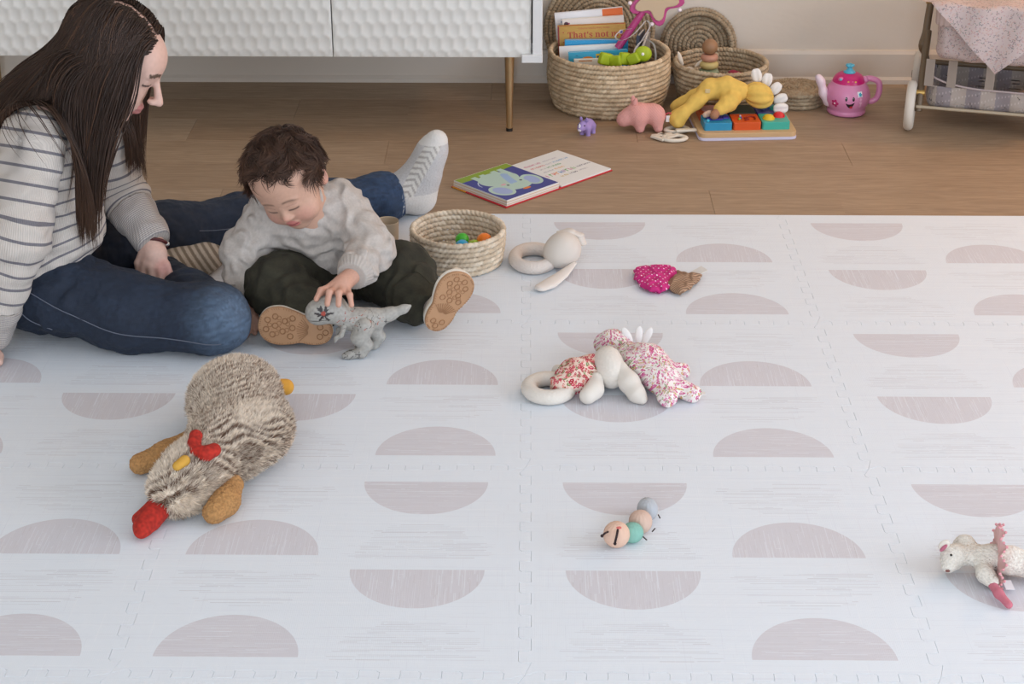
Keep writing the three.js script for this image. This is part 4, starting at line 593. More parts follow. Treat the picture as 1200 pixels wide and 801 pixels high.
{ // cream bunny rattle with red floral body
  const t = thing('bunny_rattle', 'cream plush bunny ring rattle with red floral body', 'rattle', [0, 0, 0]);
  const cream = mat(0xddd6cc, 0.97), ft = floralTex('#e2c9ba', ['#b3243f', '#c23a54', '#d7857a', '#7d8a5a', '#a81e38'], 200, 22, 41); ft.repeat.set(12, 12);
  obj('ring', net(nubby((x, y, z) => { const cx = 0.044, cz = 0.94, a = Math.atan2(z - cz, x - cx); if (Math.abs(a) < 0.55) { } const r = Math.hypot((x - cx) * 0.95, (z - cz) * 0.92); return Math.hypot(r - 0.036, y - 0.015) - 0.0145; }), [-0.03, -0.004, 0.86], [0.10, 0.04, 1.01], 0.0022), cream, t);
  obj('torso', net((x, y, z) => chain([[0.068, 0.026, 0.945, 0.022], [0.095, 0.034, 0.925, 0.029], [0.135, 0.036, 0.89, 0.026]], 0.02)(x, y, z) + 0.0022 * Math.sin(Math.atan2(y - 0.03, z - 0.92) * 7 + x * 60), [0.03, -0.002, 0.83], [0.17, 0.08, 1.0], 0.0025, { uv: uvTop }), mat(0xffffff, 0.95, { map: ft }), t);
  obj('head', net(nubby(uni(0.02, ell([0.158, 0.045, 0.895], [0.030, 0.034, 0.038]), ell([0.166, 0.035, 0.92], [0.024, 0.028, 0.027])), 0.0005), [0.11, 0, 0.84], [0.21, 0.095, 0.97], 0.0025), cream, t);
  obj('ear', net(chain([[0.175, 0.052, 0.91, 0.014], [0.198, 0.03, 0.945, 0.019], [0.212, 0.017, 0.968, 0.0155], [0.222, 0.011, 0.978, 0.009]], 0.012), [0.14, -0.002, 0.88], [0.25, 0.08, 1.0], 0.0022), cream, t);
  obj('paw', net(chain([[0.135, 0.032, 0.935, 0.014], [0.131, 0.022, 0.96, 0.016], [0.118, 0.017, 0.975, 0.0165]], 0.012), [0.09, -0.002, 0.91], [0.16, 0.06, 1.0], 0.0022), cream, t);
  obj('foot', net(chain([[0.08, 0.03, 0.90, 0.012], [0.062, 0.018, 0.872, 0.012]], 0.01), [0.04, 0, 0.85], [0.1, 0.05, 0.92], 0.0025), cream, t);
}
{ // floral cloth doll lying on its front
  const t = thing('floral_bunny', 'pink floral cotton bunny doll lying face down on the mat', 'soft toy', [0, 0, 0]);
  const ft = floralTex('#ece4de', ['#c63a80', '#d46a9c', '#c9a05a', '#9aa07e', '#c2427c', '#dba0b6'], 330, 15, 43); ft.repeat.set(12, 12); const m = mat(0xffffff, 0.92, { map: ft });
  obj('body', net((x, y, z) => uni(0.02, chain([[0.205, 0.036, 0.845, 0.030], [0.235, 0.038, 0.885, 0.038], [0.258, 0.034, 0.925, 0.034]], 0.02), chain([[0.265, 0.024, 0.945, 0.02], [0.268, 0.019, 0.985, 0.019]], 0.01), chain([[0.275, 0.026, 0.935, 0.018], [0.318, 0.017, 0.965, 0.0175]], 0.01), chain([[0.268, 0.028, 0.885, 0.016], [0.305, 0.018, 0.872, 0.0165]], 0.01))(x, y, z) + 0.0012 * noise3(x * 45, y * 45, z * 45), [0.15, -0.003, 0.79], [0.36, 0.09, 1.02], 0.0028, { uv: uvTop }), m, t);
  obj('head', net(chain([[0.198, 0.038, 0.825, 0.022], [0.172, 0.040, 0.795, 0.025], [0.155, 0.034, 0.785, 0.020]], 0.02), [0.12, 0, 0.74], [0.24, 0.085, 0.87], 0.0025, { uv: uvTop }), m, t);
  const rb = []; for (const [a, x] of [[0.5, 0.206], [-0.1, 0.222], [-0.5, 0.234]]) { const g = ball(0.008, 0, 0.012, 0, [1.0, 2.3, 0.4], 14, 10); g.rotateZ(a); g.rotateX(-0.5); g.translate(x, 0.052, 0.808); rb.push(g); } obj('bow', rb, mat(0xe6e4e2, 0.8), t);
  obj('tag', bx(0.012, 0.0015, 0.012, 0.337, 0.014, 0.958, 0.0004).rotateY(0), mat(0xe6e4e2, 0.8), t);
}
{ // caterpillar
  const t = thing('caterpillar_toy', 'pastel fabric caterpillar with grey, peach and mint segments', 'soft toy', [0, 0, 0]);
  const seg = (x, y, z, r, c, s = [1, 1, 1]) => obj('segment', net((p, q, w) => ell([x, y, z], [r * s[0], r * s[1], r * s[2]])(p, q, w) + 0.0005 * Math.sin(Math.atan2(w - z, p - x) * 14) * clamp((q - y) / r), [x - 0.04, y - 0.04, z - 0.04], [x + 0.04, y + 0.04, z + 0.04], 0.002), mat(c, 0.95), t);
  seg(0.206, 0.0195, 1.392, 0.021, 0xb3b7bc, [0.85, 0.93, 1.05]); seg(0.192, 0.0195, 1.432, 0.022, 0xd0b3a2, [0.9, 0.9, 0.95]); seg(0.177, 0.0175, 1.463, 0.0185, 0x84b5a6, [1, 0.95, 0.95]);
  const hd = seg(0.150, 0.0225, 1.477, 0.0225, 0xdbb8a2, [0.98, 1, 0.95]); hd.name = 'head';
  const dk = mat(0x2a1c1e, 0.8); const a1 = obj('antenna', tube([[0.136, 0.034, 1.487], [0.13, 0.036, 1.495], [0.126, 0.034, 1.499]], 0.0017, 10, 6), dk, hd); obj('antenna_tip', ball(0.0028, 0.125, 0.034, 1.50, [1, 1, 1], 10, 8), dk, a1);
  const a2 = obj('antenna', tube([[0.151, 0.040, 1.490], [0.149, 0.036, 1.501], [0.146, 0.026, 1.508]], 0.0019, 10, 6), dk, hd); obj('antenna_tip', ball(0.0028, 0.146, 0.025, 1.509, [1, 1, 1], 10, 8), dk, a2);
  obj('blush', ball(0.006, 0.152, 0.0405, 1.485, [1, 0.45, 0.8], 12, 8), mat(0xcf6f68, 0.95), hd);
  for (const [x, z, a] of [[0.197, 1.475, 0.5], [0.213, 1.449, -0.5], [0.225, 1.406, 0.2]]) { const g = bx(0.002, 0.0016, 0.012, 0, 0, 0, 0.0006); g.rotateY(a); g.translate(x, 0.014, z); obj('foot_loop', g, dk, t); }
}
{ // small white mouse ballerina
  const t = thing('plush_animal', 'small cream plush animal in a pink tutu lying on mat', 'soft toy', [0, 0, 0]);
  const cr = (x, y, z) => { const k = 0.93 + 0.14 * noise3(x * 240, y * 240, z * 240); return [0.78 * k, 0.73 * k, 0.65 * k]; }, fur = vmat(0.98);
  const fuzz = (f) => (x, y, z) => f(x, y, z) + 0.0012 * noise3(x * 260, y * 260, z * 260);
  obj('body', net(fuzz(uni(0.012, chain([[0.722, 0.030, 1.547, 0.016], [0.745, 0.031, 1.553, 0.019], [0.775, 0.029, 1.558, 0.021], [0.805, 0.026, 1.568, 0.018]], 0.012), chain([[0.80, 0.024, 1.572, 0.013], [0.84, 0.015, 1.60, 0.011]], 0.01), chain([[0.80, 0.026, 1.556, 0.013], [0.85, 0.017, 1.558, 0.011]], 0.01), chain([[0.728, 0.028, 1.565, 0.0115], [0.729, 0.022, 1.588, 0.0125], [0.737, 0.018, 1.602, 0.011]], 0.01), ell([0.686, 0.032, 1.552], [0.0215, 0.0195, 0.018]), ell([0.676, 0.022, 1.566], [0.011, 0.010, 0.011]), chain([[0.69, 0.034, 1.55, 0.012], [0.722, 0.03, 1.547, 0.011]], 0.01), ell([0.708, 0.034, 1.526], [0.019, 0.021, 0.015]))), [0.65, -0.004, 1.49], [0.88, 0.08, 1.63], 0.0022, { color: cr }), fur, t);
  for (const [x, y, z, a] of [[0.675, 0.051, 1.551, 0.9]]) { const g = ball(0.0085, 0, 0.008, 0, [1.25, 1.0, 0.5], 14, 10); g.rotateZ(a); g.translate(x, y - 0.004, z); obj('ear', g, mat(0xded6ca, 0.95), t); const h = ball(0.006, 0, 0.008, 0.003, [1.4, 0.55, 0.5], 12, 8); h.rotateZ(a); h.translate(x - 0.002, y - 0.006, z + 0.002); obj('ear_lining', h, mat(0xb86a7e, 0.9), t); }
  obj('eye', ball(0.0021, 0.6775, 0.043, 1.5655, [1, 1, 1], 10, 8), mat(0x14100f, 0.2), t); obj('nose', ball(0.003, 0.672, 0.0205, 1.577, [1.3, 0.7, 0.8], 10, 8), mat(0x7a4a42, 0.6), t);
  obj('arm', net(chain([[0.734, 0.017, 1.598, 0.0075], [0.742, 0.012, 1.628, 0.007], [0.752, 0.008, 1.652, 0.0062]], 0.006), [0.71, -0.002, 1.58], [0.78, 0.04, 1.67], 0.0016), mat(0xc4707e, 0.85), t);
  // ruffled tutu: a pleated disc round the waist
  { const P = [], I = [], n = 96, m = 6; for (let i = 0; i <= n; i++) for (let j = 0; j <= m; j++) { const a = i / n * 2 * Math.PI, r = mix(0.018, 0.058, j / m), w = 0.0045 * Math.sin(a * 12) * j / m; const lx = w + 0.004 * j / m, ly = r * Math.cos(a) * 0.92, lz = r * Math.sin(a); P.push(0.752 + lx - lz * 0.12, Math.max(0.002, 0.031 + ly), 1.556 + lz * 0.95); } for (let i = 0; i < n; i++) for (let j = 0; j < m; j++) { const q = i * (m + 1) + j; I.push(q, q + 1, q + m + 2, q, q + m + 2, q + m + 1); } const g = new THREE.BufferGeometry(); g.setAttribute('position', new THREE.BufferAttribute(new Float32Array(P), 3)); g.setIndex(I); g.computeVertexNormals(); const tu = obj('tutu', g, mat(0xdcb2ae, 0.9, { side: THREE.DoubleSide }), t);
    const beads = []; for (let i = 0; i < 48; i++) { const a = i / 48 * 2 * Math.PI, r = 0.0585; beads.push(ball(0.0024, 0.752 + 0.0045 * Math.sin(a * 12) + 0.004 - r * Math.sin(a) * 0.12, Math.max(0.003, 0.031 + r * Math.cos(a) * 0.92), 1.556 + r * Math.sin(a) * 0.95, [1, 1, 1], 8, 6)); } obj('trim', beads, mat(0xdc9aa0, 0.9), tu); }
  obj('tag', bx(0.014, 0.001, 0.026, 0.765, 0.008, 1.597, 0.0003), mat(0xe8e6e8, 0.8), t);
}
// ---------- plush hen ----------
{
  const t = thing('plush_hen', 'brown and cream barred plush hen lying on the mat', 'soft toy', [0, 0, 0]);
  const body = uni(0.05, ell([-0.535, 0.068, 1.085], [0.080, 0.068, 0.094], new THREE.Quaternion().setFromAxisAngle(V(0, 1, 0), -0.3)), ell([-0.503, 0.062, 1.195], [0.087, 0.062, 0.096]), chain([[-0.535, 0.056, 1.27, 0.055], [-0.565, 0.05, 1.335, 0.052], [-0.588, 0.046, 1.375, 0.048]], 0.03));
  const bark = lin(0x6e5341), cream = lin(0xf2e7d8), mid = lin(0xdcc5a8);
  const stripe = (x, y, z) => {   // barred feather rows crossing the body, bending round each wing
    const w = noise3(x * 9, y * 9, z * 9), u = z * 0.9 + x * 0.45 + 0.018 * w + 0.05 * Math.abs(x + 0.50 + 0.2 * (z - 1.2)), s = 0.5 + 0.5 * Math.sin(u / 0.0138 * 2 * Math.PI);
    const patch = sstep(0.2, 0.6, noise3(x * 7 + 4, y * 7, z * 7 + 2)) * 0.75; return mix3(mix3(cream, mid, 0.35), bark, clamp(sstep(0.5, 0.78, s) * (1 - patch)));
  };
  const g = net((x, y, z) => body(x, y, z) + 0.002 * noise3(x * 60, y * 60, z * 60), [-0.72, -0.003, 0.93], [-0.36, 0.17, 1.48], 0.004, { color: stripe });
  obj('body', g, vmat(0.98), t);
  // fur: short tapered tufts combed from the head towards the tail
  reseed(21);
  { const p = g.attributes.position, nn = g.attributes.normal, ix = g.index.array, P = [], C = [], N = []; const flow = V(0.25, 0.12, -1).normalize();
    const tri = ix.length / 3; const count = 58000;
    for (let k = 0; k < count; k++) {
      const q = Math.floor(rnd() * tri) * 3; let a = rnd(), b = rnd(); if (a + b > 1) { a = 1 - a; b = 1 - b; } const c = 1 - a - b, i0 = ix[q], i1 = ix[q + 1], i2 = ix[q + 2];
      const at = (A) => V(A.getX(i0) * a + A.getX(i1) * b + A.getX(i2) * c, A.getY(i0) * a + A.getY(i1) * b + A.getY(i2) * c, A.getZ(i0) * a + A.getZ(i1) * b + A.getZ(i2) * c);
      const o = at(p), n = at(nn).normalize(); if (o.y < 0.008 && n.y < -0.2) continue;
      const d = flow.clone().addScaledVector(n, -flow.dot(n)).multiplyScalar(0.8).addScaledVector(n, 0.75).add(V(rr(-0.3, 0.3), rr(-0.25, 0.25), rr(-0.3, 0.3))).normalize(), L = rr(0.007, 0.0125), w = rr(0.0005, 0.0009), side = V().crossVectors(d, n).normalize(), up = V().crossVectors(side, d);
      const tip = o.clone().addScaledVector(d, L); if (tip.y < 0.001) tip.y = 0.001; const k2 = rr(0.85, 1.18), cb = stripe(o.x, o.y, o.z), ct = stripe(tip.x, tip.y, tip.z);
      const b0 = o.clone().addScaledVector(side, w), b1 = o.clone().addScaledVector(side, -w * 0.5).addScaledVector(up, w), b2 = o.clone().addScaledVector(side, -w * 0.5).addScaledVector(up, -w);
      for (const [u, v, s] of [[b0, b1, tip], [b1, b2, tip], [b2, b0, tip]]) { P.push(u.x, u.y, u.z, v.x, v.y, v.z, s.x, s.y, s.z); C.push(...cb.map((q) => q * k2), ...cb.map((q) => q * k2), ...ct.map((q) => q * k2)); }
    }
    const f = new THREE.BufferGeometry(); f.setAttribute('position', new THREE.BufferAttribute(new Float32Array(P), 3)); f.computeVertexNormals(); f.setAttribute('color', new THREE.BufferAttribute(new Float32Array(C), 3)); const m = obj('fur', f, vmat(0.95), t); m.userData.kind = 'stuff'; }
  const tan = (x, y, z) => { const k = 0.9 + 0.25 * noise3(x * 180, y * 180, z * 180); return lin(0xb38552).map((c) => c * k); }, fz = (f) => (x, y, z) => f(x, y, z) + 0.0014 * noise3(x * 240, y * 240, z * 240);
  obj('leg', net(fz(chain([[-0.590, 0.045, 1.205, 0.022], [-0.635, 0.03, 1.232, 0.0215], [-0.680, 0.021, 1.250, 0.019]], 0.02)), [-0.72, -0.002, 1.16], [-0.55, 0.08, 1.29], 0.0025, { color: tan }), vmat(0.95), t);
  obj('leg', net(fz(chain([[-0.500, 0.035, 1.345, 0.018], [-0.508, 0.026, 1.385, 0.021], [-0.522, 0.023, 1.415, 0.020]], 0.02)), [-0.56, -0.002, 1.31], [-0.46, 0.07, 1.45], 0.0025, { color: tan }), vmat(0.95), t);
  const red = (x, y, z) => { const k = 0.85 + 0.3 * noise3(x * 120, y * 120, z * 120); return lin(0xb52a1c).map((c) => c * k); };
  obj('comb', net(uni(0.008, caps([-0.6160, 0.0280, 1.4030], [-0.6360, 0.0180, 1.4530], 0.018, 0.016), caps([-0.6030, 0.0300, 1.3960], [-0.6230, 0.0200, 1.4300], 0.016, 0.018), caps([-0.6280, 0.0260, 1.4100], [-0.6460, 0.0180, 1.4300], 0.013, 0.012), caps([-0.6230, 0.0180, 1.4430], [-0.6350, 0.0160, 1.4660], 0.013, 0.012)), [-0.6780, -0.0020, 1.3580], [-0.5780, 0.0600, 1.4880], 0.0022, { color: red }), vmat(0.9), t);
  obj('wattle', net(uni(0.008, chain([[-0.5620, 0.1160, 1.3200, 0.0115], [-0.5620, 0.1120, 1.3380, 0.010], [-0.5560, 0.1060, 1.3540, 0.009]], 0.008), chain([[-0.5560, 0.1060, 1.3550, 0.010], [-0.5400, 0.1040, 1.3600, 0.012], [-0.5270, 0.1060, 1.3500, 0.012]], 0.008)), [-0.5940, 0.0740, 1.2900], [-0.4940, 0.1440, 1.3900], 0.002, { color: red }), vmat(0.9), t);
  obj('beak', net(caps([-0.5720, 0.1010, 1.3780], [-0.5820, 0.0990, 1.3930], 0.0095, 0.008), [-0.6100, 0.0740, 1.3480], [-0.5500, 0.1290, 1.4280], 0.0018), mat(0xc99a3c, 0.8), t);
  obj('tail_tip', net(chain([[-0.4760, 0.0680, 1.0450, 0.016], [-0.4480, 0.0620, 1.0320, 0.0155]], 0.01), [-0.5060, 0.0300, 1.0000], [-0.4160, 0.1000, 1.0800], 0.0022), mat(0xd39a3a, 0.85), t);
}

// ---------- people: shared pieces ----------
const skinMat = vmat(0.55, {});
const fabricBump = dataTex(64, 64, (x, y) => { const v = 128 + 60 * Math.sin(x / 64 * Math.PI * 16) + 50 * Math.sin(y / 64 * Math.PI * 16); return [v, v, v]; }, false, [40, 40]);
function basis(o, X, Y, Z) { return new THREE.Matrix4().makeBasis(X, Y, Z).setPosition(...o); }
const orth = (xv, fv) => { const F = V(...fv).normalize(), X = V(...xv).addScaledVector(F, -V(...xv).dot(F)).normalize(); return [X, V().crossVectors(F, X), F]; };
// hair: strands step from the scalp, fall by weight, slide over what is below them
function strands({ roots, len, steps, width, weight, inertia = 0.8, hit, off, color, wave = 0.002, wk = 30, cling = 0 }) {
  const P = [], C = [], I = []; let base = 0;
  for (const { p, d, l, c, pull } of roots) {
    let x = p[0], y = p[1], z = p[2], v = V(...d).normalize(); const st = len * l / steps, pts = [[x, y, z]], o = off * rr(0.35, 1.25);
    for (let s = 0; s < steps; s++) {
      v.multiplyScalar(inertia).add(V(wave * noise3(x * wk, y * wk, z * wk + 5) / st * 0.4, -weight, wave * noise3(x * wk + 9, y * wk, z * wk) / st * 0.4)).normalize();
      if (pull && y < pull[3]) { const k = pull[2] * sstep(pull[3], pull[3] - 0.12, y); v.x += (pull[0] - x) * k; v.z += (pull[1] - z) * k; v.normalize(); }
      x += v.x * st; y += v.y * st; z += v.z * st;
      const h = hit(x, y, z) - o; if (h > 0 && cling) { const g = grad(hit, x, y, z, 0.003), k = h * cling * (1 - 0.8 * s / steps); x -= g[0] * k; y -= g[1] * k; z -= g[2] * k; } if (h < 0) { const g = grad(hit, x, y, z, 0.003); x -= g[0] * h; y -= g[1] * h; z -= g[2] * h; const vn = v.x * g[0] + v.y * g[1] + v.z * g[2]; if (vn < 0) { v.x -= g[0] * vn; v.y -= g[1] * vn; v.z -= g[2] * vn; } }
      pts.push([x, y, z]);
    }
    const n = pts.length, w0 = width * rr(0.7, 1.3);
    for (let i = 0; i < n; i++) {
      const a = pts[Math.max(0, i - 1)], b = pts[Math.min(n - 1, i + 1)], t = V(b[0] - a[0], b[1] - a[1], b[2] - a[2]).normalize(), s = V().crossVectors(t, V(0.31, 0.2, 0.93)).normalize(), u = V().crossVectors(t, s), w = w0 * (i < n - 5 ? 1 : Math.max(0.08, (n - 1 - i) / 5)), q = color(i / (n - 1), c, pts[i]);
      for (let k = 0; k < 3; k++) { const an = k * 2.094, cs = Math.cos(an) * w, sn = Math.sin(an) * w; P.push(pts[i][0] + s.x * cs + u.x * sn, pts[i][1] + s.y * cs + u.y * sn, pts[i][2] + s.z * cs + u.z * sn); C.push(...q); }
      if (i) for (let k = 0; k < 3; k++) { const A = base + (i - 1) * 3 + k, B = base + (i - 1) * 3 + (k + 1) % 3; I.push(A, B, B + 3, A, B + 3, A + 3); }
    }
    base += n * 3;
  }
  const g = new THREE.BufferGeometry(); g.setAttribute('position', new THREE.BufferAttribute(new Float32Array(P), 3)); g.setAttribute('color', new THREE.BufferAttribute(new Float32Array(C), 3)); g.setIndex(I); g.computeVertexNormals(); return g;
}
function seam(f, pts, r, n = 60, off = 0.0004) { const c = new THREE.CatmullRomCurve3(pts.map((p) => V(...p))); const q = []; for (let i = 0; i <= n; i++) { const p = c.getPoint(i / n); q.push(snap(f, [p.x, p.y, p.z], off)); } return tube(q, r, n * 2, 5); }
// world-space distance function of a shape given in a local frame
const inFrame = (f, M) => { const e = M.clone().invert().elements; return (x, y, z) => f(e[0] * x + e[4] * y + e[8] * z + e[12], e[1] * x + e[5] * y + e[9] * z + e[13], e[2] * x + e[6] * y + e[10] * z + e[14]); };
const toLocal = (M) => { const e = M.clone().invert().elements; return (x, y, z) => [e[0] * x + e[4] * y + e[8] * z + e[12], e[1] * x + e[5] * y + e[9] * z + e[13], e[2] * x + e[6] * y + e[10] * z + e[14]]; };
const toWorld = (M) => (p) => { const v = V(...p).applyMatrix4(M); return [v.x, v.y, v.z]; };
const skin = [0.575, 0.345, 0.25], skinW = [0.66, 0.43, 0.35];
const fing = (pts, r0, r1, k = 0.004) => { const q = pts.map((p, i) => [...p, mix(r0, r1, i / (pts.length - 1))]); return chain(q, k); };

// ---------- woman ----------
{
  const t = thing('person', 'woman in striped cream sweater and jeans sitting on the mat', 'person', [0, 0, 0]);
  const rhip = [-0.985, 0.108, 0.672], lhip = [-0.985, 0.10, 0.46], rknee = [-0.632, 0.070, 0.757], rank = [-0.80, 0.052, 0.455], lknee = [-0.64, 0.064, 0.225], lank = [-0.30, 0.052, 0.012];
  const rsho = [-0.955, 0.44, 0.735], relb = [-0.985, 0.265, 0.795], rwri = [-1.066, 0.05, 0.795], lsho = [-0.88, 0.405, 0.505], lelb = [-0.86, 0.235, 0.475], lwri = [-0.780, 0.162, 0.562], neck = [-0.905, 0.47, 0.62];
  // head frame: X forward (face), Y up, Z her right side (towards the camera)
  const pit = 0.52, yaw = 0.04, F = V(Math.cos(pit) * Math.cos(yaw), -Math.sin(pit), Math.cos(pit) * Math.sin(yaw)), Zr = V(-Math.sin(yaw), 0.10, Math.cos(yaw)).normalize(); Zr.addScaledVector(F, -Zr.dot(F)).normalize();
  const HM = basis([-0.812, 0.566, 0.612], F, V().crossVectors(Zr, F), Zr), hw = toWorld(HM), hl = toLocal(HM);
  const headL = uni(0.03, ell([-0.012, 0.028, 0], [0.092, 0.084, 0.074]), ell([0.028, -0.035, 0], [0.056, 0.07, 0.056]), ell([0.055, 0.03, 0], [0.042, 0.045, 0.05]), ell([0.058, -0.092, 0], [0.02, 0.018, 0.022]), ell([0.05, -0.045, 0.03], [0.03, 0.03, 0.022]), ell([0.05, -0.045, -0.03], [0.03, 0.03, 0.022]));
  const faceL = uni(0.008, headL, caps([0.092, 0.006, 0], [0.117, -0.034, 0], 0.006, 0.0088), ell([0.104, -0.038, 0.009], [0.009, 0.006, 0.006]), ell([0.104, -0.038, -0.009], [0.009, 0.006, 0.006]), ell([0.087, -0.06, 0], [0.009, 0.0055, 0.02]), ell([0.085, -0.07, 0], [0.009, 0.006, 0.017]), ell([0.078, 0.016, 0.026], [0.012, 0.006, 0.018]), ell([0.078, 0.016, -0.026], [0.012, 0.006, 0.018]), ell([0.07, 0.0, 0.03], [0.012, 0.01, 0.013]), ell([0.07, 0.0, -0.03], [0.012, 0.01, 0.013]));
  const head = inFrame(faceL, HM), headS = inFrame(headL, HM);
  const faceCol = (x, y, z) => { const [a, b, c] = hl(x, y, z), n = 1 + 0.05 * noise3(x * 90, y * 90, z * 90); let q = skinW.map((s) => s * n); if (a > 0.07 && b < -0.053 && b > -0.078 && Math.abs(c) < 0.022) q = [0.52, 0.2, 0.18]; if (a > 0.06 && Math.abs(b - 0.021 + Math.abs(Math.abs(c) - 0.025) * 0.2) < 0.004 && Math.abs(c) > 0.008 && Math.abs(c) < 0.045) q = [0.10, 0.06, 0.04]; if (a > 0.06 && Math.abs(b + 0.006) < 0.0022 && Math.abs(Math.abs(c) - 0.03) < 0.013) q = [0.05, 0.03, 0.025]; return q; };
  const gHead = net(head, [-0.96, 0.42, 0.49], [-0.66, 0.72, 0.74], 0.0032, { color: faceCol });
  // left hand, relaxed between the legs
  const palm = uni(0.012, ell([-0.772, 0.135, 0.588], [0.026, 0.03, 0.016], new THREE.Quaternion().setFromEuler(new THREE.Euler(-0.6, 0, 0.1))), caps(lwri, [-0.775, 0.142, 0.582], 0.024, 0.024));
  const lh = uni(0.008, palm, fing([[-0.790, 0.124, 0.598], [-0.796, 0.100, 0.606], [-0.795, 0.080, 0.60]], 0.0095, 0.008), fing([[-0.776, 0.117, 0.606], [-0.777, 0.092, 0.613], [-0.776, 0.072, 0.604]], 0.010, 0.0085), fing([[-0.760, 0.117, 0.606], [-0.757, 0.094, 0.612], [-0.758, 0.074, 0.604]], 0.010, 0.0085), fing([[-0.747, 0.123, 0.600], [-0.741, 0.103, 0.605], [-0.743, 0.086, 0.60]], 0.009, 0.0075), fing([[-0.797, 0.142, 0.585], [-0.806, 0.122, 0.592], [-0.805, 0.100, 0.598]], 0.0095, 0.008));
  const hc = (x, y, z) => { const n = 1 + 0.06 * noise3(x * 120, y * 120, z * 120), kn = sstep(0.028, 0.008, Math.hypot(x + 0.752, y - 0.116, z - 0.606)); return mix3(skinW, [0.66, 0.30, 0.26], kn * 0.7).map((s) => s * n); };
  const gLh = net(lh, [-0.85, 0.04, 0.52], [-0.70, 0.21, 0.66], 0.0028, { color: hc });
  const rh = uni(0.008, caps(rwri, [-1.082, 0.022, 0.80], 0.024, 0.026), ...[[-0.03, 0.028], [-0.012, 0.036], [0.008, 0.036], [0.026, 0.028]].map(([a, l]) => fing([[-1.086 + a, 0.016, 0.81], [-1.09 + a * 1.2, 0.012, 0.84], [-1.09 + a * 1.4, 0.0095, 0.84 + l]], 0.0095, 0.0075)), fing([[-1.065, 0.022, 0.795], [-1.05, 0.014, 0.812], [-1.045, 0.010, 0.83]], 0.010, 0.008));
  const gRh = net(rh, [-1.16, -0.003, 0.74], [-1.0, 0.1, 0.90], 0.003, { color: hc });
  const bodyF = uni(0.03, caps([-0.86, 0.52, 0.618], neck, 0.042, 0.05), caps(neck, [-1.02, 0.16, 0.585], 0.08, 0.09), caps(rsho, relb, 0.036, 0.03), caps(relb, rwri, 0.03, 0.022), caps(lsho, lelb, 0.036, 0.03), caps(lelb, lwri, 0.03, 0.022), caps(rsho, lsho, 0.04, 0.04), caps(rhip, rknee, 0.06, 0.045), caps(rknee, rank, 0.045, 0.03), caps(lhip, lknee, 0.06, 0.04), caps(lknee, lank, 0.045, 0.03), caps(lank, [-0.26, 0.07, 0.0], 0.025, 0.025), caps(rank, [-0.72, 0.04, 0.35], 0.025, 0.02));
  const gBody = net(bodyF, [-1.14, -0.002, -0.06], [-0.2, 0.58, 0.86], 0.010, { color: () => skinW });
  obj('body', [gBody, gHead, gLh, gRh], skinMat, t);
  // jeans
  const den = (x, y, z) => 0.0035 * Math.sin((x * 70 + z * 28) + 3 * noise3(x * 10, y * 10, z * 10)) * sstep(-0.78, -0.98, x) + 0.003 * noise3(x * 14, y * 18, z * 26) + 0.0012 * noise3(x * 60, y * 40, z * 60);
  const legR = uni(0.03, chain([[...rhip, 0.098], [-0.80, 0.070, 0.728, 0.072], [...rknee, 0.069]], 0.05), chain([[-0.622, 0.066, 0.742, 0.066], [-0.70, 0.055, 0.62, 0.055], [-0.785, 0.05, 0.485, 0.043]], 0.03));
  const legL = chain([[...lhip, 0.095], [-0.80, 0.072, 0.33, 0.072], [-0.64, 0.064, 0.225, 0.063], [-0.47, 0.06, 0.115, 0.058], [-0.345, 0.057, 0.042, 0.053], [-0.318, 0.057, 0.024, 0.051]], 0.04);
  const flatten = (f) => (x, y, z) => Math.max(f(x, y, z), -y + 0.001);
  const jeansF = flatten((x, y, z) => { const k = smin(smin(legR(x, y, z), legL(x, y, z), 0.03), ell([-1.045, 0.115, 0.57], [0.12, 0.118, 0.165])(x, y, z), 0.04) + den(x, y, z); const cuff = Math.min(Math.hypot(x + 0.322, z - 0.028) , 9); return k; });
  const hemCut = half([-0.312, 0.05, 0.02], [0.86, 0.1, -0.5]);
  const jeansC = cut(jeansF, hemCut, 0.003);
  const dk = [0.009, 0.0145, 0.028], md = [0.018, 0.031, 0.060], lt = [0.12, 0.185, 0.28];
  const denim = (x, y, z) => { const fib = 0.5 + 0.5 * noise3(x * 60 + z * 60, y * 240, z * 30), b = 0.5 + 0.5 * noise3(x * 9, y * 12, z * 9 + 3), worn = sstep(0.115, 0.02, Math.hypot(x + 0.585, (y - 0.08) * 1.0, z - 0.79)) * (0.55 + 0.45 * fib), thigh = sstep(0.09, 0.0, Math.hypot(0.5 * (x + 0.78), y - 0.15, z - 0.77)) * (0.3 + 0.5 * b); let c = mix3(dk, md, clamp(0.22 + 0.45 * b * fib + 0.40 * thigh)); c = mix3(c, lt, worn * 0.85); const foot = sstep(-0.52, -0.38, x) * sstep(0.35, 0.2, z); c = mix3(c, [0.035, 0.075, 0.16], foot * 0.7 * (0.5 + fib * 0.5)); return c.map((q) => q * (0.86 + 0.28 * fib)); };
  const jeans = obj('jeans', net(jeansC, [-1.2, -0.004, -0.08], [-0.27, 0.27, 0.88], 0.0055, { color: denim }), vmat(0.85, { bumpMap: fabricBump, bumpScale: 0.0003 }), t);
  const th1 = mat(0x666c7a, 0.8), smoothJ = (x, y, z) => jeansC(x, y, z) - den(x, y, z);
  obj('side_seam', [seam(smoothJ, [[-1.0, 0.15, 0.80], [-0.93, 0.105, 0.80], [-0.85, 0.075, 0.82], [-0.76, 0.058, 0.83], [-0.66, 0.048, 0.84], [-0.60, 0.045, 0.83]], 0.0010, 60, 0.0026), seam(smoothJ, [[-1.06, 0.09, 0.79], [-1.02, 0.085, 0.80], [-1.0, 0.055, 0.80], [-0.96, 0.03, 0.80]], 0.0010, 40, 0.0026)], th1, jeans);
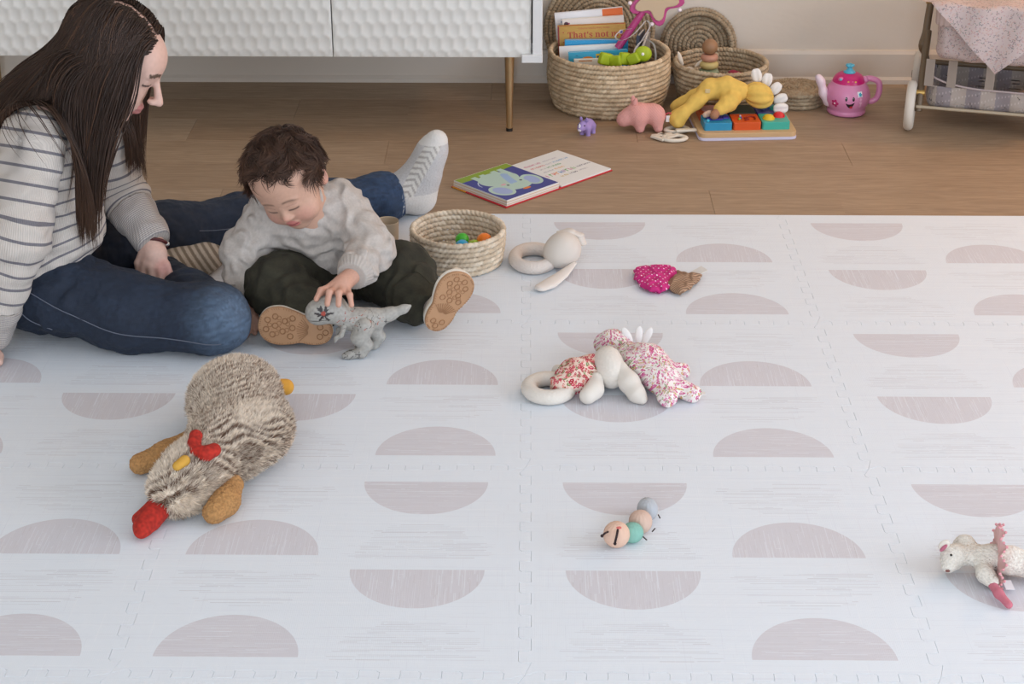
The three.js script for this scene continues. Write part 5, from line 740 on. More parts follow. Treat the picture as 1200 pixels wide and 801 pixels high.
  obj('inseam', seam(smoothJ, [[-0.74, 0.09, 0.345], [-0.68, 0.085, 0.315], [-0.60, 0.078, 0.265]], 0.0009, 30, 0.0026), th1, jeans);
  // the frayed hem of the outstretched leg and the hem of the tucked leg
  { const q = []; const ax = V(0.86, 0.08, -0.5).normalize(); for (let i = 0; i <= 40; i++) { const a = i / 40 * 2 * Math.PI, s = V(0, 1, 0), u = V().crossVectors(ax, s).normalize(); q.push([-0.318 + u.x * 0.0535 * Math.cos(a), Math.max(0.004, 0.055 + 0.0535 * Math.sin(a)), 0.026 + u.z * 0.0535 * Math.cos(a)]); } obj('hem', tube(q, 0.0042, 80, 6), vmat(0.9), jeans).geometry = paint(tube(q, 0.0042, 80, 6), (x, y, z) => (noise3(x * 300, y * 300, z * 300) > 0.1 ? [0.45, 0.48, 0.52] : [0.05, 0.09, 0.17])); }
  // sweater
  const sweatC = [0.62, 0.565, 0.515], strC = [0.185, 0.175, 0.195];
  const stripeTex = (fine) => dataTex(32, 256, (x, y) => { const v = y / 256, s = fine ? (0.5 + 0.5 * Math.sin(v * Math.PI * 2 * 8)) * 0.75 : sstep(0.10, 0.075, Math.abs(v - 0.5)), rib = 0.93 + 0.07 * Math.sin(x / 32 * Math.PI * 8), n = 1 + 0.05 * noise3(x * 0.4, y * 0.4, 3); const c = mix3(sweatC, strC, s).map((q) => Math.round(255 * Math.pow(clamp(q * n * rib), 1 / 2.2))); return c; });
  const ribs = dataTex(32, 8, (x) => { const v = 128 + 110 * Math.sin(x / 32 * Math.PI * 8); return [v, v, v]; }, false);
  const knit = mat(0xffffff, 0.95, { map: stripeTex(false), bumpMap: ribs, bumpScale: 0.0008 }), knitF = mat(0xffffff, 0.95, { map: stripeTex(true), bumpMap: ribs, bumpScale: 0.0008 });
  const PER = 0.036, folds = (x, y, z) => 0.004 * noise3(x * 14, y * 22, z * 14) + 0.0025 * Math.sin(y * 85 + x * 50 + 2.5 * noise3(x * 12, y * 12, z * 12));
  const torsoF = uni(0.05, ell([-0.965, 0.355, 0.615], [0.098, 0.135, 0.145]), ell([-1.005, 0.235, 0.595], [0.105, 0.125, 0.15]), ell([-1.035, 0.165, 0.59], [0.128, 0.095, 0.182]), caps([-0.955, 0.425, 0.715], [-0.89, 0.405, 0.52], 0.052, 0.05), caps([-0.925, 0.44, 0.62], [-0.905, 0.468, 0.62], 0.06, 0.05), ell([-0.945, 0.225, 0.64], [0.085, 0.085, 0.10]));
  const hemP = half([-0.93, 0.138, 0.68], [0.55, -0.82, 0.0]);
  const vT = (x, y, z) => { const sl = mix(0.62, -0.35, sstep(0.12, 0.44, y)); return (y - sl * (x + 1.0)) / PER; };
  const torsoC = cut((x, y, z) => torsoF(x, y, z) + folds(x, y, z), hemP, 0.008);
  const sweater = obj('sweater', net(torsoC, [-1.2, 0.06, 0.36], [-0.72, 0.56, 0.86], 0.005, { uv: (x, y, z) => [Math.atan2(x + 1.0, z - 0.6) * 0.13 / 0.012, vT(x, y, z)] }), knit, t);
  const sleeve = (a, b, c, r, cut1) => { const L1 = Math.hypot(b[0] - a[0], b[1] - a[1], b[2] - a[2]), L2 = Math.hypot(c[0] - b[0], c[1] - b[1], c[2] - b[2]); const par = (x, y, z) => { const p = (u, v, L) => clamp(((x - u[0]) * (v[0] - u[0]) + (y - u[1]) * (v[1] - u[1]) + (z - u[2]) * (v[2] - u[2])) / (L * L), -0.3, 1.15); const s1 = p(a, b, L1), s2 = p(b, c, L2); const d1 = Math.hypot(x - mix(a[0], b[0], clamp(s1)), y - mix(a[1], b[1], clamp(s1)), z - mix(a[2], b[2], clamp(s1))), d2 = Math.hypot(x - mix(b[0], c[0], clamp(s2)), y - mix(b[1], c[1], clamp(s2)), z - mix(b[2], c[2], clamp(s2))); const w = sstep(-0.02, 0.02, d1 - d2); return mix(s1 * L1, L1 + s2 * L2, w); };
    const f = (x, y, z) => chain([[...a, r[0]], [...b, r[1]], [...c, r[2]]], 0.03)(x, y, z) + 0.0028 * Math.sin(par(x, y, z) * 120 + 2.2 * noise3(x * 15, y * 15, z * 15)) * 0.6 + 0.003 * noise3(x * 18, y * 18, z * 18);
    return { f, par, L: L1 + L2 }; };
  const mkSleeve = (a, b, c, r, cuffLen, lo, hi, ang) => { const s = sleeve(a, b, c, r); const dir = V(c[0] - b[0], c[1] - b[1], c[2] - b[2]).normalize(), e = half([c[0] + dir.x * 0.012, c[1] + dir.y * 0.012, c[2] + dir.z * 0.012], [dir.x, dir.y, dir.z]), k = half([c[0] - dir.x * cuffLen, c[1] - dir.y * cuffLen, c[2] - dir.z * cuffLen], [dir.x, dir.y, dir.z]);
    const uvf = (per) => (x, y, z) => [ang(x, y, z) * 4.2, s.par(x, y, z) / per];
    const sl = obj('sleeve', net(cut(s.f, k, 0.002), lo, hi, 0.0045, { uv: uvf(0.033) }), knit, sweater);
    obj('cuff', net(cut(cut((x, y, z) => s.f(x, y, z) - 0.0006, e, 0.003), (x, y, z) => -k(x, y, z), 0.002), lo, hi, 0.0045, { uv: uvf(0.03) }), knitF, sl); };
  mkSleeve([-0.955, 0.432, 0.722], relb, rwri, [0.064, 0.056, 0.038], 0.075, [-1.14, 0.0, 0.62], [-0.86, 0.52, 0.9], (x, y, z) => Math.atan2(x + 1.0 + (0.26 - y) * 0.2, z - 0.78));
  mkSleeve(lsho, lelb, lwri, [0.06, 0.053, 0.040], 0.09, [-0.98, 0.1, 0.4], [-0.72, 0.48, 0.64], (x, y, z) => Math.atan2(x + 0.84, z - 0.5));
  // bracelet: a dark red band with silver clasps
  { const w = [-0.7785, 0.155, 0.568], ax = V(0.02, -0.55, 0.6).normalize(), u = V(1, 0, 0.02).addScaledVector(ax, -V(1, 0, 0.02).dot(ax)).normalize(), v = V().crossVectors(ax, u), q = []; for (let i = 0; i < 32; i++) { const a = i / 32 * 2 * Math.PI; q.push([w[0] + u.x * 0.030 * Math.cos(a) + v.x * 0.026 * Math.sin(a), w[1] + u.y * 0.030 * Math.cos(a) + v.y * 0.026 * Math.sin(a), w[2] + u.z * 0.030 * Math.cos(a) + v.z * 0.026 * Math.sin(a)]); }
    const b = obj('bracelet', tube(q, 0.0036, 80, 8, true), mat(0x4a0f14, 0.5), t); for (const i of [0, 10, 11, 20]) obj('clasp', ball(0.0058, ...q[i], [1, 0.9, 1], 12, 8), mat(0xc8c4c0, 0.3, { metalness: 0.7 }), b); }
  // socks
  const chev = (pal, ax, o, up, k) => (x, y, z) => { const s = (x - o[0]) * ax[0] + (y - o[1]) * ax[1] + (z - o[2]) * ax[2], w = (x - o[0]) * up[0] + (y - o[1]) * up[1] + (z - o[2]) * up[2], q = (s + 0.9 * Math.abs(w)) / k, f = q - Math.floor(q); return mix3(pal[0], pal[1], sstep(0.42, 0.55, f) * sstep(1.0, 0.92, f)); };
  const sockR = chain([[-0.805, 0.045, 0.465, 0.04], [-0.765, 0.036, 0.405, 0.036], [-0.725, 0.034, 0.362, 0.034], [-0.702, 0.03, 0.335, 0.029]], 0.03);
  const axR = [0.64, -0.08, -0.76];
  obj('sock', net(flatten((x, y, z) => sockR(x, y, z) * 1 + 0.0006 * noise3(x * 200, y * 200, z * 200)), [-0.87, -0.003, 0.28], [-0.64, 0.1, 0.53], 0.0028, { color: (x, y, z) => { const s = (x + 0.702) * axR[0] + (z - 0.335) * axR[2]; if (s > 0.012) return [0.42, 0.37, 0.30]; return chev([[0.50, 0.45, 0.38], [0.21, 0.175, 0.135]], axR, [-0.76, 0.04, 0.40], [0.5, 0.75, 0.42], 0.017)(x, y, z); } }), vmat(0.95), t);
  const sockL = uni(0.025, chain([[-0.335, 0.055, 0.03, 0.042], [-0.30, 0.055, 0.012, 0.041], [-0.268, 0.048, -0.002, 0.043]], 0.02), chain([[-0.258, 0.042, -0.005, 0.040], [-0.243, 0.10, -0.006, 0.034], [-0.224, 0.158, -0.008, 0.031], [-0.212, 0.186, -0.006, 0.022]], 0.03), caps([-0.29, 0.075, 0.008], [-0.24, 0.135, -0.006], 0.034, 0.028));
  obj('sock', net(flatten((x, y, z) => sockL(x, y, z) + 0.0006 * noise3(x * 200, y * 200, z * 200)), [-0.40, -0.003, -0.07], [-0.16, 0.23, 0.09], 0.0026, { color: (x, y, z) => { const up = [0.50, 0.86, 0], s = (x + 0.26) * up[0] + (y - 0.05) * up[1], w = (x + 0.256) * 0.86 - (y - 0.05) * 0.5, side = Math.abs(w + 0.034); const W = [0.66, 0.64, 0.60], G = [0.50, 0.47, 0.44]; if (y > 0.178 || (y < 0.062 && x > -0.29)) return [0.68, 0.66, 0.63]; if (side > 0.017) return [0.56, 0.55, 0.55].map((c) => c * (0.95 + 0.1 * noise3(x * 300, y * 300, z * 300))); const q = (s + 0.7 * side) / 0.015, f = q - Math.floor(q); return mix3(W, G.map((c) => c * 0.8), sstep(0.55, 0.68, f)); } }), vmat(0.95), t);
  // long hair, parted on top, hanging straight to the chest
  const hairHit = uni(0.02, headS, torsoF, caps(rsho, relb, 0.066, 0.058), caps(lsho, lelb, 0.062, 0.055), caps([-0.86, 0.52, 0.618], neck, 0.05, 0.055));

  reseed(88);
  const roots = [];
  while (roots.length < 6200) {
    const a = rr(0, 2 * Math.PI), e = Math.asin(rr(-0.3, 1)), dx = Math.cos(e) * Math.cos(a), dy = Math.sin(e), dz = Math.cos(e) * Math.sin(a);
    const p = [-0.012 + 0.092 * dx, 0.028 + 0.084 * dy, 0.074 * dz]; if (p[0] > (p[2] > 0.012 ? 0.060 : 0.056) || (p[0] > 0.034 && p[1] < 0.052) || (p[0] > 0.018 && p[1] < 0.036)) continue;
    const part = 0.012, sd = p[2] > part ? 1 : -1; if (Math.abs(p[2] - part - 0.003 * Math.sin(p[0] * 150)) < 0.0024 && p[0] > -0.045) continue;
    const n = V(dx / 0.092, dy / 0.084, dz / 0.074).normalize(), back = sstep(-0.02, -0.075, p[0]), d = V(mix(-0.5, -0.9, back) - 0.8 * sstep(0.02, 0.055, p[0]), mix(0.0, -0.35, back), sd * mix(1.0, 0.6, back)); d.addScaledVector(n, -d.dot(n)).normalize();
    const w = snap(headL, p, 0.003), D = d.clone().transformDirection(HM), pick = rnd();
    const pull = back > 0.35 && pick < 0.72 ? [-1.14 + 0.26 * pick, 0.60 + 0.16 * pick, 3.2, 0.68] : sd > 0 ? [-0.90 + 0.055 * pick, 0.715 + 0.03 * pick, 2.2, 0.60] : [-0.835 + 0.05 * pick, 0.53, 3.0, 0.64];
    roots.push({ p: hw(w), d: [D.x, D.y, D.z], l: (sd < 0 ? rr(0.62, 0.85) : rr(0.84, 1.08)) * (back > 0.35 && pick < 0.72 ? 1.05 : 1), c: clamp(0.5 + 0.5 * noise3(p[0] * 90, p[1] * 90, p[2] * 90) + rr(-0.25, 0.25)), pull });
  }
  const hb = [[0.020, 0.009, 0.0048], [0.042, 0.0185, 0.009], [0.115, 0.052, 0.024]];
  const hairGeo = strands({ roots, len: 0.41, steps: 20, width: 0.0012, weight: 0.34, inertia: 0.74, hit: hairHit, off: 0.010, wave: 0.0022, wk: 13, color: (s, c) => { const q = mix3(hb[0], hb[1], clamp(c * 0.9 + 0.35 * s)); return mix3(q, hb[2], clamp((c > 0.86 ? 0.45 : 0) + sstep(0.6, 1, s) * 0.4)); } });
  const hair = obj('hair', hairGeo, vmat(0.62), t);

}

// ---------- toddler ----------
{
  const t = thing('person', 'toddler in oatmeal sweatshirt and olive trousers playing with a dinosaur', 'person', [0, 0, 0]);
  const pel = [-0.40, 0.075, 0.47], chest = [-0.45, 0.19, 0.535], neck = [-0.463, 0.245, 0.56];
  const rsho = [-0.535, 0.215, 0.54], relb = [-0.588, 0.138, 0.575], rwri = [-0.588, 0.068, 0.628], lsho = [-0.385, 0.228, 0.525], lelb = [-0.318, 0.165, 0.61], lwri = [-0.350, 0.145, 0.700];
  const [Xh, Yh, Fh] = orth([0.92, 0.30, 0.24], [-0.12, -0.46, 0.86]);
  const HM = basis([-0.482, 0.306, 0.598], Xh, Yh, Fh), hw = toWorld(HM), hl = toLocal(HM);
  const cran = uni(0.03, ell([0, 0.028, -0.014], [0.069, 0.070, 0.078]), ell([0, 0.03, 0.018], [0.058, 0.056, 0.052]), ell([0, -0.025, 0.022], [0.054, 0.055, 0.050]));
  const faceL = uni(0.007, uni(0.02, cran, ell([0.031, -0.038, 0.042], [0.026, 0.025, 0.024]), ell([-0.031, -0.038, 0.042], [0.026, 0.025, 0.024]), ell([0, -0.069, 0.047], [0.019, 0.015, 0.017])), caps([0, -0.004, 0.069], [0, -0.023, 0.079], 0.0055, 0.0078), ell([0.0075, -0.026, 0.075], [0.0055, 0.0046, 0.0055]), ell([-0.0075, -0.026, 0.075], [0.0055, 0.0046, 0.0055]), ell([0, -0.0445, 0.069], [0.0145, 0.0042, 0.0075]), ell([0, -0.0525, 0.067], [0.012, 0.005, 0.0075]), ell([0.024, -0.003, 0.0595], [0.0135, 0.0095, 0.0105]), ell([-0.024, -0.003, 0.0595], [0.0135, 0.0095, 0.0105]), ell([0.024, 0.014, 0.064], [0.016, 0.004, 0.006]), ell([-0.024, 0.014, 0.064], [0.016, 0.004, 0.006]));
  const ear = (s) => sub(ell([s * 0.070, -0.008, -0.008], [0.009, 0.022, 0.016]), ell([s * 0.0775, -0.008, -0.004], [0.006, 0.014, 0.009]), 0.004);
  const headF = inFrame(uni(0.006, faceL, ear(1), ear(-1)), HM);
  const fc = (x, y, z) => {
    const [a, b, c] = hl(x, y, z), n = 1 + 0.04 * noise3(x * 130, y * 130, z * 130), aa = Math.abs(a); let q = skin;
    q = mix3(q, [0.62, 0.28, 0.22], 0.45 * sstep(0.03, 0.008, Math.hypot(aa - 0.034, b + 0.034, (c - 0.06) * 0.5)));
    q = mix3(q, [0.60, 0.25, 0.20], 0.4 * sstep(0.014, 0.004, Math.hypot(a, b + 0.024, c - 0.084)));
    if (c > 0.055) { const lip = sstep(1.15, 0.85, Math.hypot(a / 0.0155, (b + 0.0487) / 0.0098)); q = mix3(q, [0.50, 0.15, 0.14], lip * 0.9); if (Math.abs(b + 0.0485 - aa * aa * 8) < 0.0012 && aa < 0.014) q = [0.22, 0.05, 0.05]; }
    if (c > 0.04) { const bw = Math.exp(-Math.pow((b - 0.0165 + 12 * Math.pow(aa - 0.022, 2)) / 0.0026, 2)) * sstep(0.006, 0.012, aa) * sstep(0.042, 0.032, aa); q = mix3(q, [0.12, 0.07, 0.045], bw * 0.75); const li = Math.exp(-Math.pow((b + 0.0085 - 10 * Math.pow(aa - 0.024, 2)) / 0.0021, 2)) * sstep(0.0125, 0.010, Math.abs(aa - 0.024)); q = mix3(q, [0.06, 0.035, 0.03], li * 0.95); const cr = Math.exp(-Math.pow((b - 0.0045 + 14 * Math.pow(aa - 0.024, 2)) / 0.0012, 2)) * sstep(0.0125, 0.010, Math.abs(aa - 0.024)); q = mix3(q, [0.38, 0.2, 0.15], cr * 0.6); }
    if (aa > 0.066) q = mix3(q, [0.62, 0.27, 0.21], 0.5);
    return q.map((s) => s * n);
  };
  const gHead = net(headF, [-0.60, 0.20, 0.47], [-0.36, 0.43, 0.72], 0.0019, { color: fc });
  const hc = (x, y, z) => { const n = 1 + 0.05 * noise3(x * 150, y * 150, z * 150); return mix3(skin, [0.60, 0.27, 0.21], 0.25).map((s) => s * n); };
  // left hand laid over the dinosaur's head
  const lh = uni(0.007, caps(lwri, [-0.366, 0.140, 0.728], 0.0185, 0.019), ell([-0.374, 0.137, 0.742], [0.024, 0.013, 0.02], new THREE.Quaternion().setFromEuler(new THREE.Euler(0.5, 0.3, 0))),
    fing([[-0.394, 0.138, 0.748], [-0.407, 0.140, 0.766], [-0.415, 0.128, 0.781]], 0.0072, 0.0056), fing([[-0.382, 0.136, 0.756], [-0.389, 0.142, 0.778], [-0.392, 0.124, 0.796]], 0.0074, 0.0058), fing([[-0.368, 0.135, 0.757], [-0.370, 0.141, 0.779], [-0.370, 0.122, 0.796]], 0.0073, 0.0057), fing([[-0.356, 0.132, 0.750], [-0.350, 0.132, 0.769], [-0.346, 0.115, 0.781]], 0.0068, 0.0053), fing([[-0.385, 0.130, 0.730], [-0.402, 0.122, 0.736], [-0.412, 0.110, 0.744]], 0.0078, 0.006));
  const gLh = net(lh, [-0.44, 0.09, 0.66], [-0.31, 0.18, 0.81], 0.0019, { color: hc });
  // right hand pressed to the mat
  const rh = uni(0.007, caps(rwri, [-0.583, 0.042, 0.648], 0.0185, 0.018), ell([-0.581, 0.034, 0.655], [0.021, 0.02, 0.014]), fing([[-0.596, 0.026, 0.662], [-0.600, 0.012, 0.676], [-0.602, 0.007, 0.688]], 0.007, 0.0055), fing([[-0.586, 0.024, 0.666], [-0.587, 0.011, 0.682], [-0.588, 0.007, 0.695]], 0.0073, 0.0057), fing([[-0.575, 0.023, 0.667], [-0.573, 0.011, 0.682], [-0.573, 0.007, 0.695]], 0.0072, 0.0056), fing([[-0.565, 0.024, 0.663], [-0.560, 0.011, 0.675], [-0.558, 0.007, 0.685]], 0.0068, 0.0053), fing([[-0.565, 0.040, 0.650], [-0.556, 0.026, 0.662], [-0.550, 0.014, 0.672]], 0.0075, 0.0058));
  const gRh = net(rh, [-0.64, -0.003, 0.60], [-0.52, 0.1, 0.72], 0.0019, { color: hc });
  const bodyF = uni(0.025, caps([-0.475, 0.27, 0.575], neck, 0.034, 0.034), caps(neck, pel, 0.055, 0.07), caps(rsho, relb, 0.024, 0.02), caps(relb, rwri, 0.02, 0.016), caps(lsho, lelb, 0.024, 0.02), caps(lelb, lwri, 0.02, 0.016), caps(rsho, lsho, 0.03, 0.03), caps([-0.45, 0.07, 0.50], [-0.51, 0.095, 0.635], 0.045, 0.033), caps([-0.51, 0.095, 0.635], [-0.42, 0.055, 0.69], 0.03, 0.022), caps([-0.35, 0.07, 0.49], [-0.255, 0.085, 0.575], 0.045, 0.033), caps([-0.255, 0.085, 0.575], [-0.222, 0.06, 0.635], 0.03, 0.022));
  const gBody = net(bodyF, [-0.64, 0.0, 0.36], [-0.16, 0.33, 0.78], 0.008, { color: () => skin });
  obj('body', [gBody, gHead, gLh, gRh], skinMat, t);
  // sweatshirt with ribbed neck, hem and cuffs
  const oat = [0.52, 0.475, 0.435], oc = (x, y, z) => { const n = 0.94 + 0.10 * noise3(x * 260, y * 90, z * 260) + 0.05 * noise3(x * 40, y * 40, z * 40); return oat.map((c) => c * n); };
  const torso = uni(0.04, ell([-0.452, 0.185, 0.53], [0.083, 0.085, 0.068]), ell([-0.415, 0.112, 0.49], [0.092, 0.06, 0.082]), caps([-0.53, 0.213, 0.54], [-0.39, 0.226, 0.525], 0.038, 0.038), caps([-0.46, 0.23, 0.548], [-0.466, 0.252, 0.565], 0.046, 0.04));
  const slR = chain([[...rsho, 0.046], [...relb, 0.043], [-0.588, 0.088, 0.612, 0.034], [...rwri, 0.025]], 0.03), slL = chain([[...lsho, 0.047], [...lelb, 0.043], [-0.342, 0.150, 0.675, 0.033], [...lwri, 0.026]], 0.03);
  const wr = (x, y, z) => 0.0042 * noise3(x * 22 + y * 10, y * 30, z * 22) + 0.0030 * Math.sin(Math.hypot(x + 0.46, y - 0.24) * 120 + 3 * noise3(x * 16, y * 16, z * 16)) * sstep(0.06, 0.10, Math.hypot(x + 0.46, y - 0.24)) + 0.0022 * Math.sin(y * 170 + x * 60 + 3 * noise3(x * 14, y * 14, z * 14)) * sstep(0.17, 0.12, y);
  const shirt0 = (x, y, z) => smin(smin(torso(x, y, z), slR(x, y, z), 0.03), slL(x, y, z), 0.03) + wr(x, y, z);
  const neckHole = inFrame(ell([0, 0, 0], [0.042, 0.05, 0.034]), basis([-0.466, 0.268, 0.572], ...orth([1, 0.1, 0], [-0.05, -0.5, 0.85])));
  const rc = half([-0.588, 0.075, 0.6225], [0, -0.75, 0.62]), lc = half([-0.3485, 0.1465, 0.692], [-0.25, -0.15, 0.95]);
  const nearR = (x, y, z) => Math.hypot(x - rwri[0], y - rwri[1], z - rwri[2]) - 0.05, nearL = (x, y, z) => Math.hypot(x - lwri[0], y - lwri[1], z - lwri[2]) - 0.05;
  const shirtF = (x, y, z) => { let d = shirt0(x, y, z); if (nearR(x, y, z) < 0) d = Math.max(d, rc(x, y, z)); if (nearL(x, y, z) < 0) d = Math.max(d, lc(x, y, z)); return Math.max(d, -neckHole(x, y, z), 0.062 + 0.10 * (x + 0.42) * 0 - y - 0.06 * sstep(0.50, 0.60, z)); };
  const shirt = obj('sweatshirt', net(shirtF, [-0.66, 0.03, 0.37], [-0.25, 0.32, 0.76], 0.0036, { color: oc }), vmat(0.95, { bumpMap: fabricBump, bumpScale: 0.0003 }), t);
  const ribc = (x, y, z) => oat.map((c) => c * (0.9 + 0.06 * noise3(x * 300, y * 300, z * 300)));
  obj('cuff', net(cut((x, y, z) => slR(x, y, z) - 0.001 + 0.0006 * Math.sin(Math.atan2(x - rwri[0], z - rwri[2]) * 30), (x, y, z) => Math.max(half([-0.588, 0.060, 0.633], [0, -0.75, 0.62])(x, y, z), -half([-0.588, 0.082, 0.616], [0, -0.75, 0.62])(x, y, z), nearR(x, y, z)), 0.002), [-0.65, 0.02, 0.56], [-0.53, 0.13, 0.69], 0.0022, { color: ribc }), vmat(0.95), shirt);
  obj('cuff', net(cut((x, y, z) => slL(x, y, z) - 0.001 + 0.0006 * Math.sin(Math.atan2(x - lwri[0], y - lwri[1]) * 30), (x, y, z) => Math.max(half([-0.353, 0.143, 0.706], [-0.25, -0.15, 0.95])(x, y, z), -half([-0.346, 0.148, 0.684], [-0.25, -0.15, 0.95])(x, y, z), nearL(x, y, z)), 0.002), [-0.41, 0.09, 0.65], [-0.29, 0.2, 0.75], 0.0022, { color: ribc }), vmat(0.95), shirt);
  { const NM = basis([-0.466, 0.262, 0.569], ...orth([1, 0.1, 0], [-0.05, -0.5, 0.85])), w = toWorld(NM), q = []; for (let i = 0; i < 40; i++) { const a = i / 40 * 2 * Math.PI; q.push(w([0.045 * Math.cos(a), 0.052 * Math.sin(a), 0.012 - 0.02 * Math.abs(Math.sin(a)) * (Math.sin(a) > 0 ? 1.6 : 0.4)])); } obj('collar', tube(q, 0.0065, 100, 8, true), mat(new THREE.Color().setRGB(...oat.map((c) => c * 0.95)), 0.95), shirt); }
  // wide olive trousers
  const ol = [0.036, 0.033, 0.020], olc = (x, y, z) => { const n = 0.8 + 0.3 * noise3(x * 30, y * 30, z * 30) + 0.18 * noise3(x * 220, y * 220, z * 220); return ol.map((c) => c * Math.max(0.5, n)); };
  const pf = uni(0.03, ell([-0.40, 0.075, 0.46], [0.10, 0.075, 0.09]), chain([[-0.445, 0.072, 0.50, 0.066], [-0.515, 0.088, 0.628, 0.062], [-0.47, 0.062, 0.665, 0.056], [-0.425, 0.052, 0.672, 0.045]], 0.03), chain([[-0.35, 0.07, 0.49, 0.066], [-0.265, 0.082, 0.555, 0.066], [-0.242, 0.064, 0.60, 0.057], [-0.228, 0.058, 0.632, 0.05]], 0.03));
  const pants = (x, y, z) => Math.max(pf(x, y, z) + 0.004 * noise3(x * 20, y * 20, z * 20) + 0.0024 * Math.sin((x + z) * 120 + 3 * noise3(x * 12, y * 12, z * 12)), -y + 0.001, half([-0.208, 0.056, 0.662], [0.5, -0.2, 0.75])(x, y, z));
  const tr = obj('trousers', net(pants, [-0.62, -0.003, 0.34], [-0.15, 0.19, 0.76], 0.004, { color: olc }), vmat(0.95), t);
  obj('hem_stitch', seam(pants, [[-0.20, 0.09, 0.635], [-0.23, 0.115, 0.625], [-0.26, 0.10, 0.64], [-0.265, 0.06, 0.655]], 0.0008, 40), mat(0x2a2618, 0.9), tr);
  // shoes: soles turned to the room, pale uppers behind
  const shoe = (toe, heel, out, nm) => {
    const T = V(toe[0] - heel[0], toe[1] - heel[1], toe[2] - heel[2]), L = T.length(); T.normalize(); const O = V(...out); O.addScaledVector(T, -O.dot(T)).normalize(); const S = V().crossVectors(T, O);
    const M = basis([(toe[0] + heel[0]) / 2, (toe[1] + heel[1]) / 2, (toe[2] + heel[2]) / 2], T, S, O);   // x: heel to toe, y: across, z: out of the sole
    const g = new THREE.Group(); g.name = 'shoe'; g.applyMatrix4(M); t.add(g); const hl2 = L / 2 + 0.004;
    const wid = (x) => { const u = (x + hl2) / (2 * hl2); return (0.0305 + 0.0100 * sstep(0.35, 0.75, u) - 0.002 * Math.sin(clamp((u - 0.3) / 0.2) * Math.PI)) * Math.pow(clamp(1 - Math.pow(Math.abs(2 * u - 1), 4.2)), 0.5); };
    const sh = new THREE.Shape(), pts = []; for (let i = 0; i <= 40; i++) { const x = -hl2 * Math.cos(i / 40 * Math.PI); pts.push([x, wid(x)]); } for (let i = 39; i > 0; i--) { const x = -hl2 * Math.cos(i / 40 * Math.PI); pts.push([x, -wid(x)]); } pts.forEach((p, i) => (i ? sh.lineTo(...p) : sh.moveTo(...p)));
    const gum = mat(0xb58c68, 0.6), gum2 = mat(0x9c7350, 0.65), pale = mat(0xd6cbba, 0.7);
    const sole = obj('sole', (() => { const e = new THREE.ExtrudeGeometry(sh, { depth: 0.006, bevelEnabled: true, bevelSize: 0.0018, bevelThickness: 0.0018, bevelSegments: 2, bevelOffset: -0.0018 }); e.translate(0, 0, -0.008); return e; })(), gum, g);
    const tread = []; const ring = (x, y, R) => { const q = new THREE.TorusGeometry(R, 0.0011, 6, 24); q.translate(x, y, 0.0002); tread.push(q); };
    for (const [x, y] of [[0.022, 0.012], [0.024, -0.010], [0.04, 0.0], [0.042, 0.019], [0.043, -0.019], [0.056, 0.010], [0.057, -0.010], [0.006, 0.0], [0.008, 0.02], [0.008, -0.018], [-0.048, 0.010], [-0.05, -0.010], [-0.06, 0.0]]) if (Math.abs(x) < hl2 - 0.006) ring(x * L / 0.14, y, 0.0055);
    for (const [x, y] of [[0.032, 0.006], [0.032, -0.005], [0.015, 0.007], [0.015, -0.006], [0.05, 0.0], [0.014, 0.016], [0.033, 0.017], [0.034, -0.016]]) { const q = new THREE.TorusGeometry(0.0046, 0.0007, 4, 6); q.translate(x * L / 0.14 + 0.001, y, 0.0); tread.push(q); }
    for (let i = -5; i <= 5; i++) tread.push(bx(0.022, 0.0013, 0.0016, 0, 0, 0, 0).rotateZ(i * 0.17).translate(-0.013 - Math.abs(i) * 0.0012, i * 0.0032, 0.0));
    const N = 64; for (let i = 0; i < N; i++) { const a = i / N * (pts.length - 1), p = pts[Math.floor(a)]; tread.push(bx(0.0012, 0.0036, 0.0014, 0, 0, 0, 0).rotateZ(Math.atan2(p[1], p[0] * 0.5) - Math.PI / 2).translate(p[0] * 0.955, p[1] * 0.93, 0.0002)); }
    obj('tread', tread, gum2, sole);
    const up = (x, y, z) => { const u = clamp((x + hl2) / (2 * hl2)), w = wid(clamp(x, -hl2 * 0.985, hl2 * 0.985)) * 0.98, hgt = mix(0.054, 0.026, sstep(0.25, 0.8, u)), k = z + 0.006, taper = 1 - 0.28 * clamp(-k / 0.05); const e = Math.pow(Math.abs(y) / (w * taper + 1e-4), 2.4) + Math.pow(Math.max(0, -k) / hgt, 2.6) + (Math.abs(x) > hl2 - 0.004 ? 4 * (Math.abs(x) - hl2 + 0.004) / 0.004 : 0); return Math.max((Math.pow(e, 0.42) - 1) * 0.018, k); };
    obj('upper', net(up, [-hl2 - 0.01, -0.05, -0.075], [hl2 + 0.01, 0.05, 0.004], 0.0026), pale, g);
    obj('midsole', (() => { const e = new THREE.ExtrudeGeometry(sh, { depth: 0.006, bevelEnabled: true, bevelSize: 0.0012, bevelThickness: 0.001, bevelSegments: 2, bevelOffset: -0.0008 }); e.translate(0, 0, -0.016); return e; })(), mat(0xe2dccf, 0.6), g);
    const lc2 = []; for (let i = 0; i < 3; i++) lc2.push(tube([[0.004 + i * 0.012, -0.014, -0.040 + i * 0.004], [0.005 + i * 0.012, 0, -0.0465 + i * 0.006], [0.004 + i * 0.012, 0.014, -0.040 + i * 0.004]], 0.0018, 12, 6)); obj('strap', lc2, mat(0xc4b49a, 0.8), g);
    obj('sock', cylAB([-hl2 * 0.55, 0, -0.035], [-hl2 * 0.5, 0, -0.078], 0.021, 0.022, 20), mat(0x8d8078, 0.95), g);
  };
  shoe([-0.536, 0.057, 0.745], [-0.395, 0.035, 0.745], [0.02, 0.16, 1]);
  shoe([-0.126, 0.142, 0.695], [-0.190, 0.024, 0.700], [0.5, 0.12, 1]);
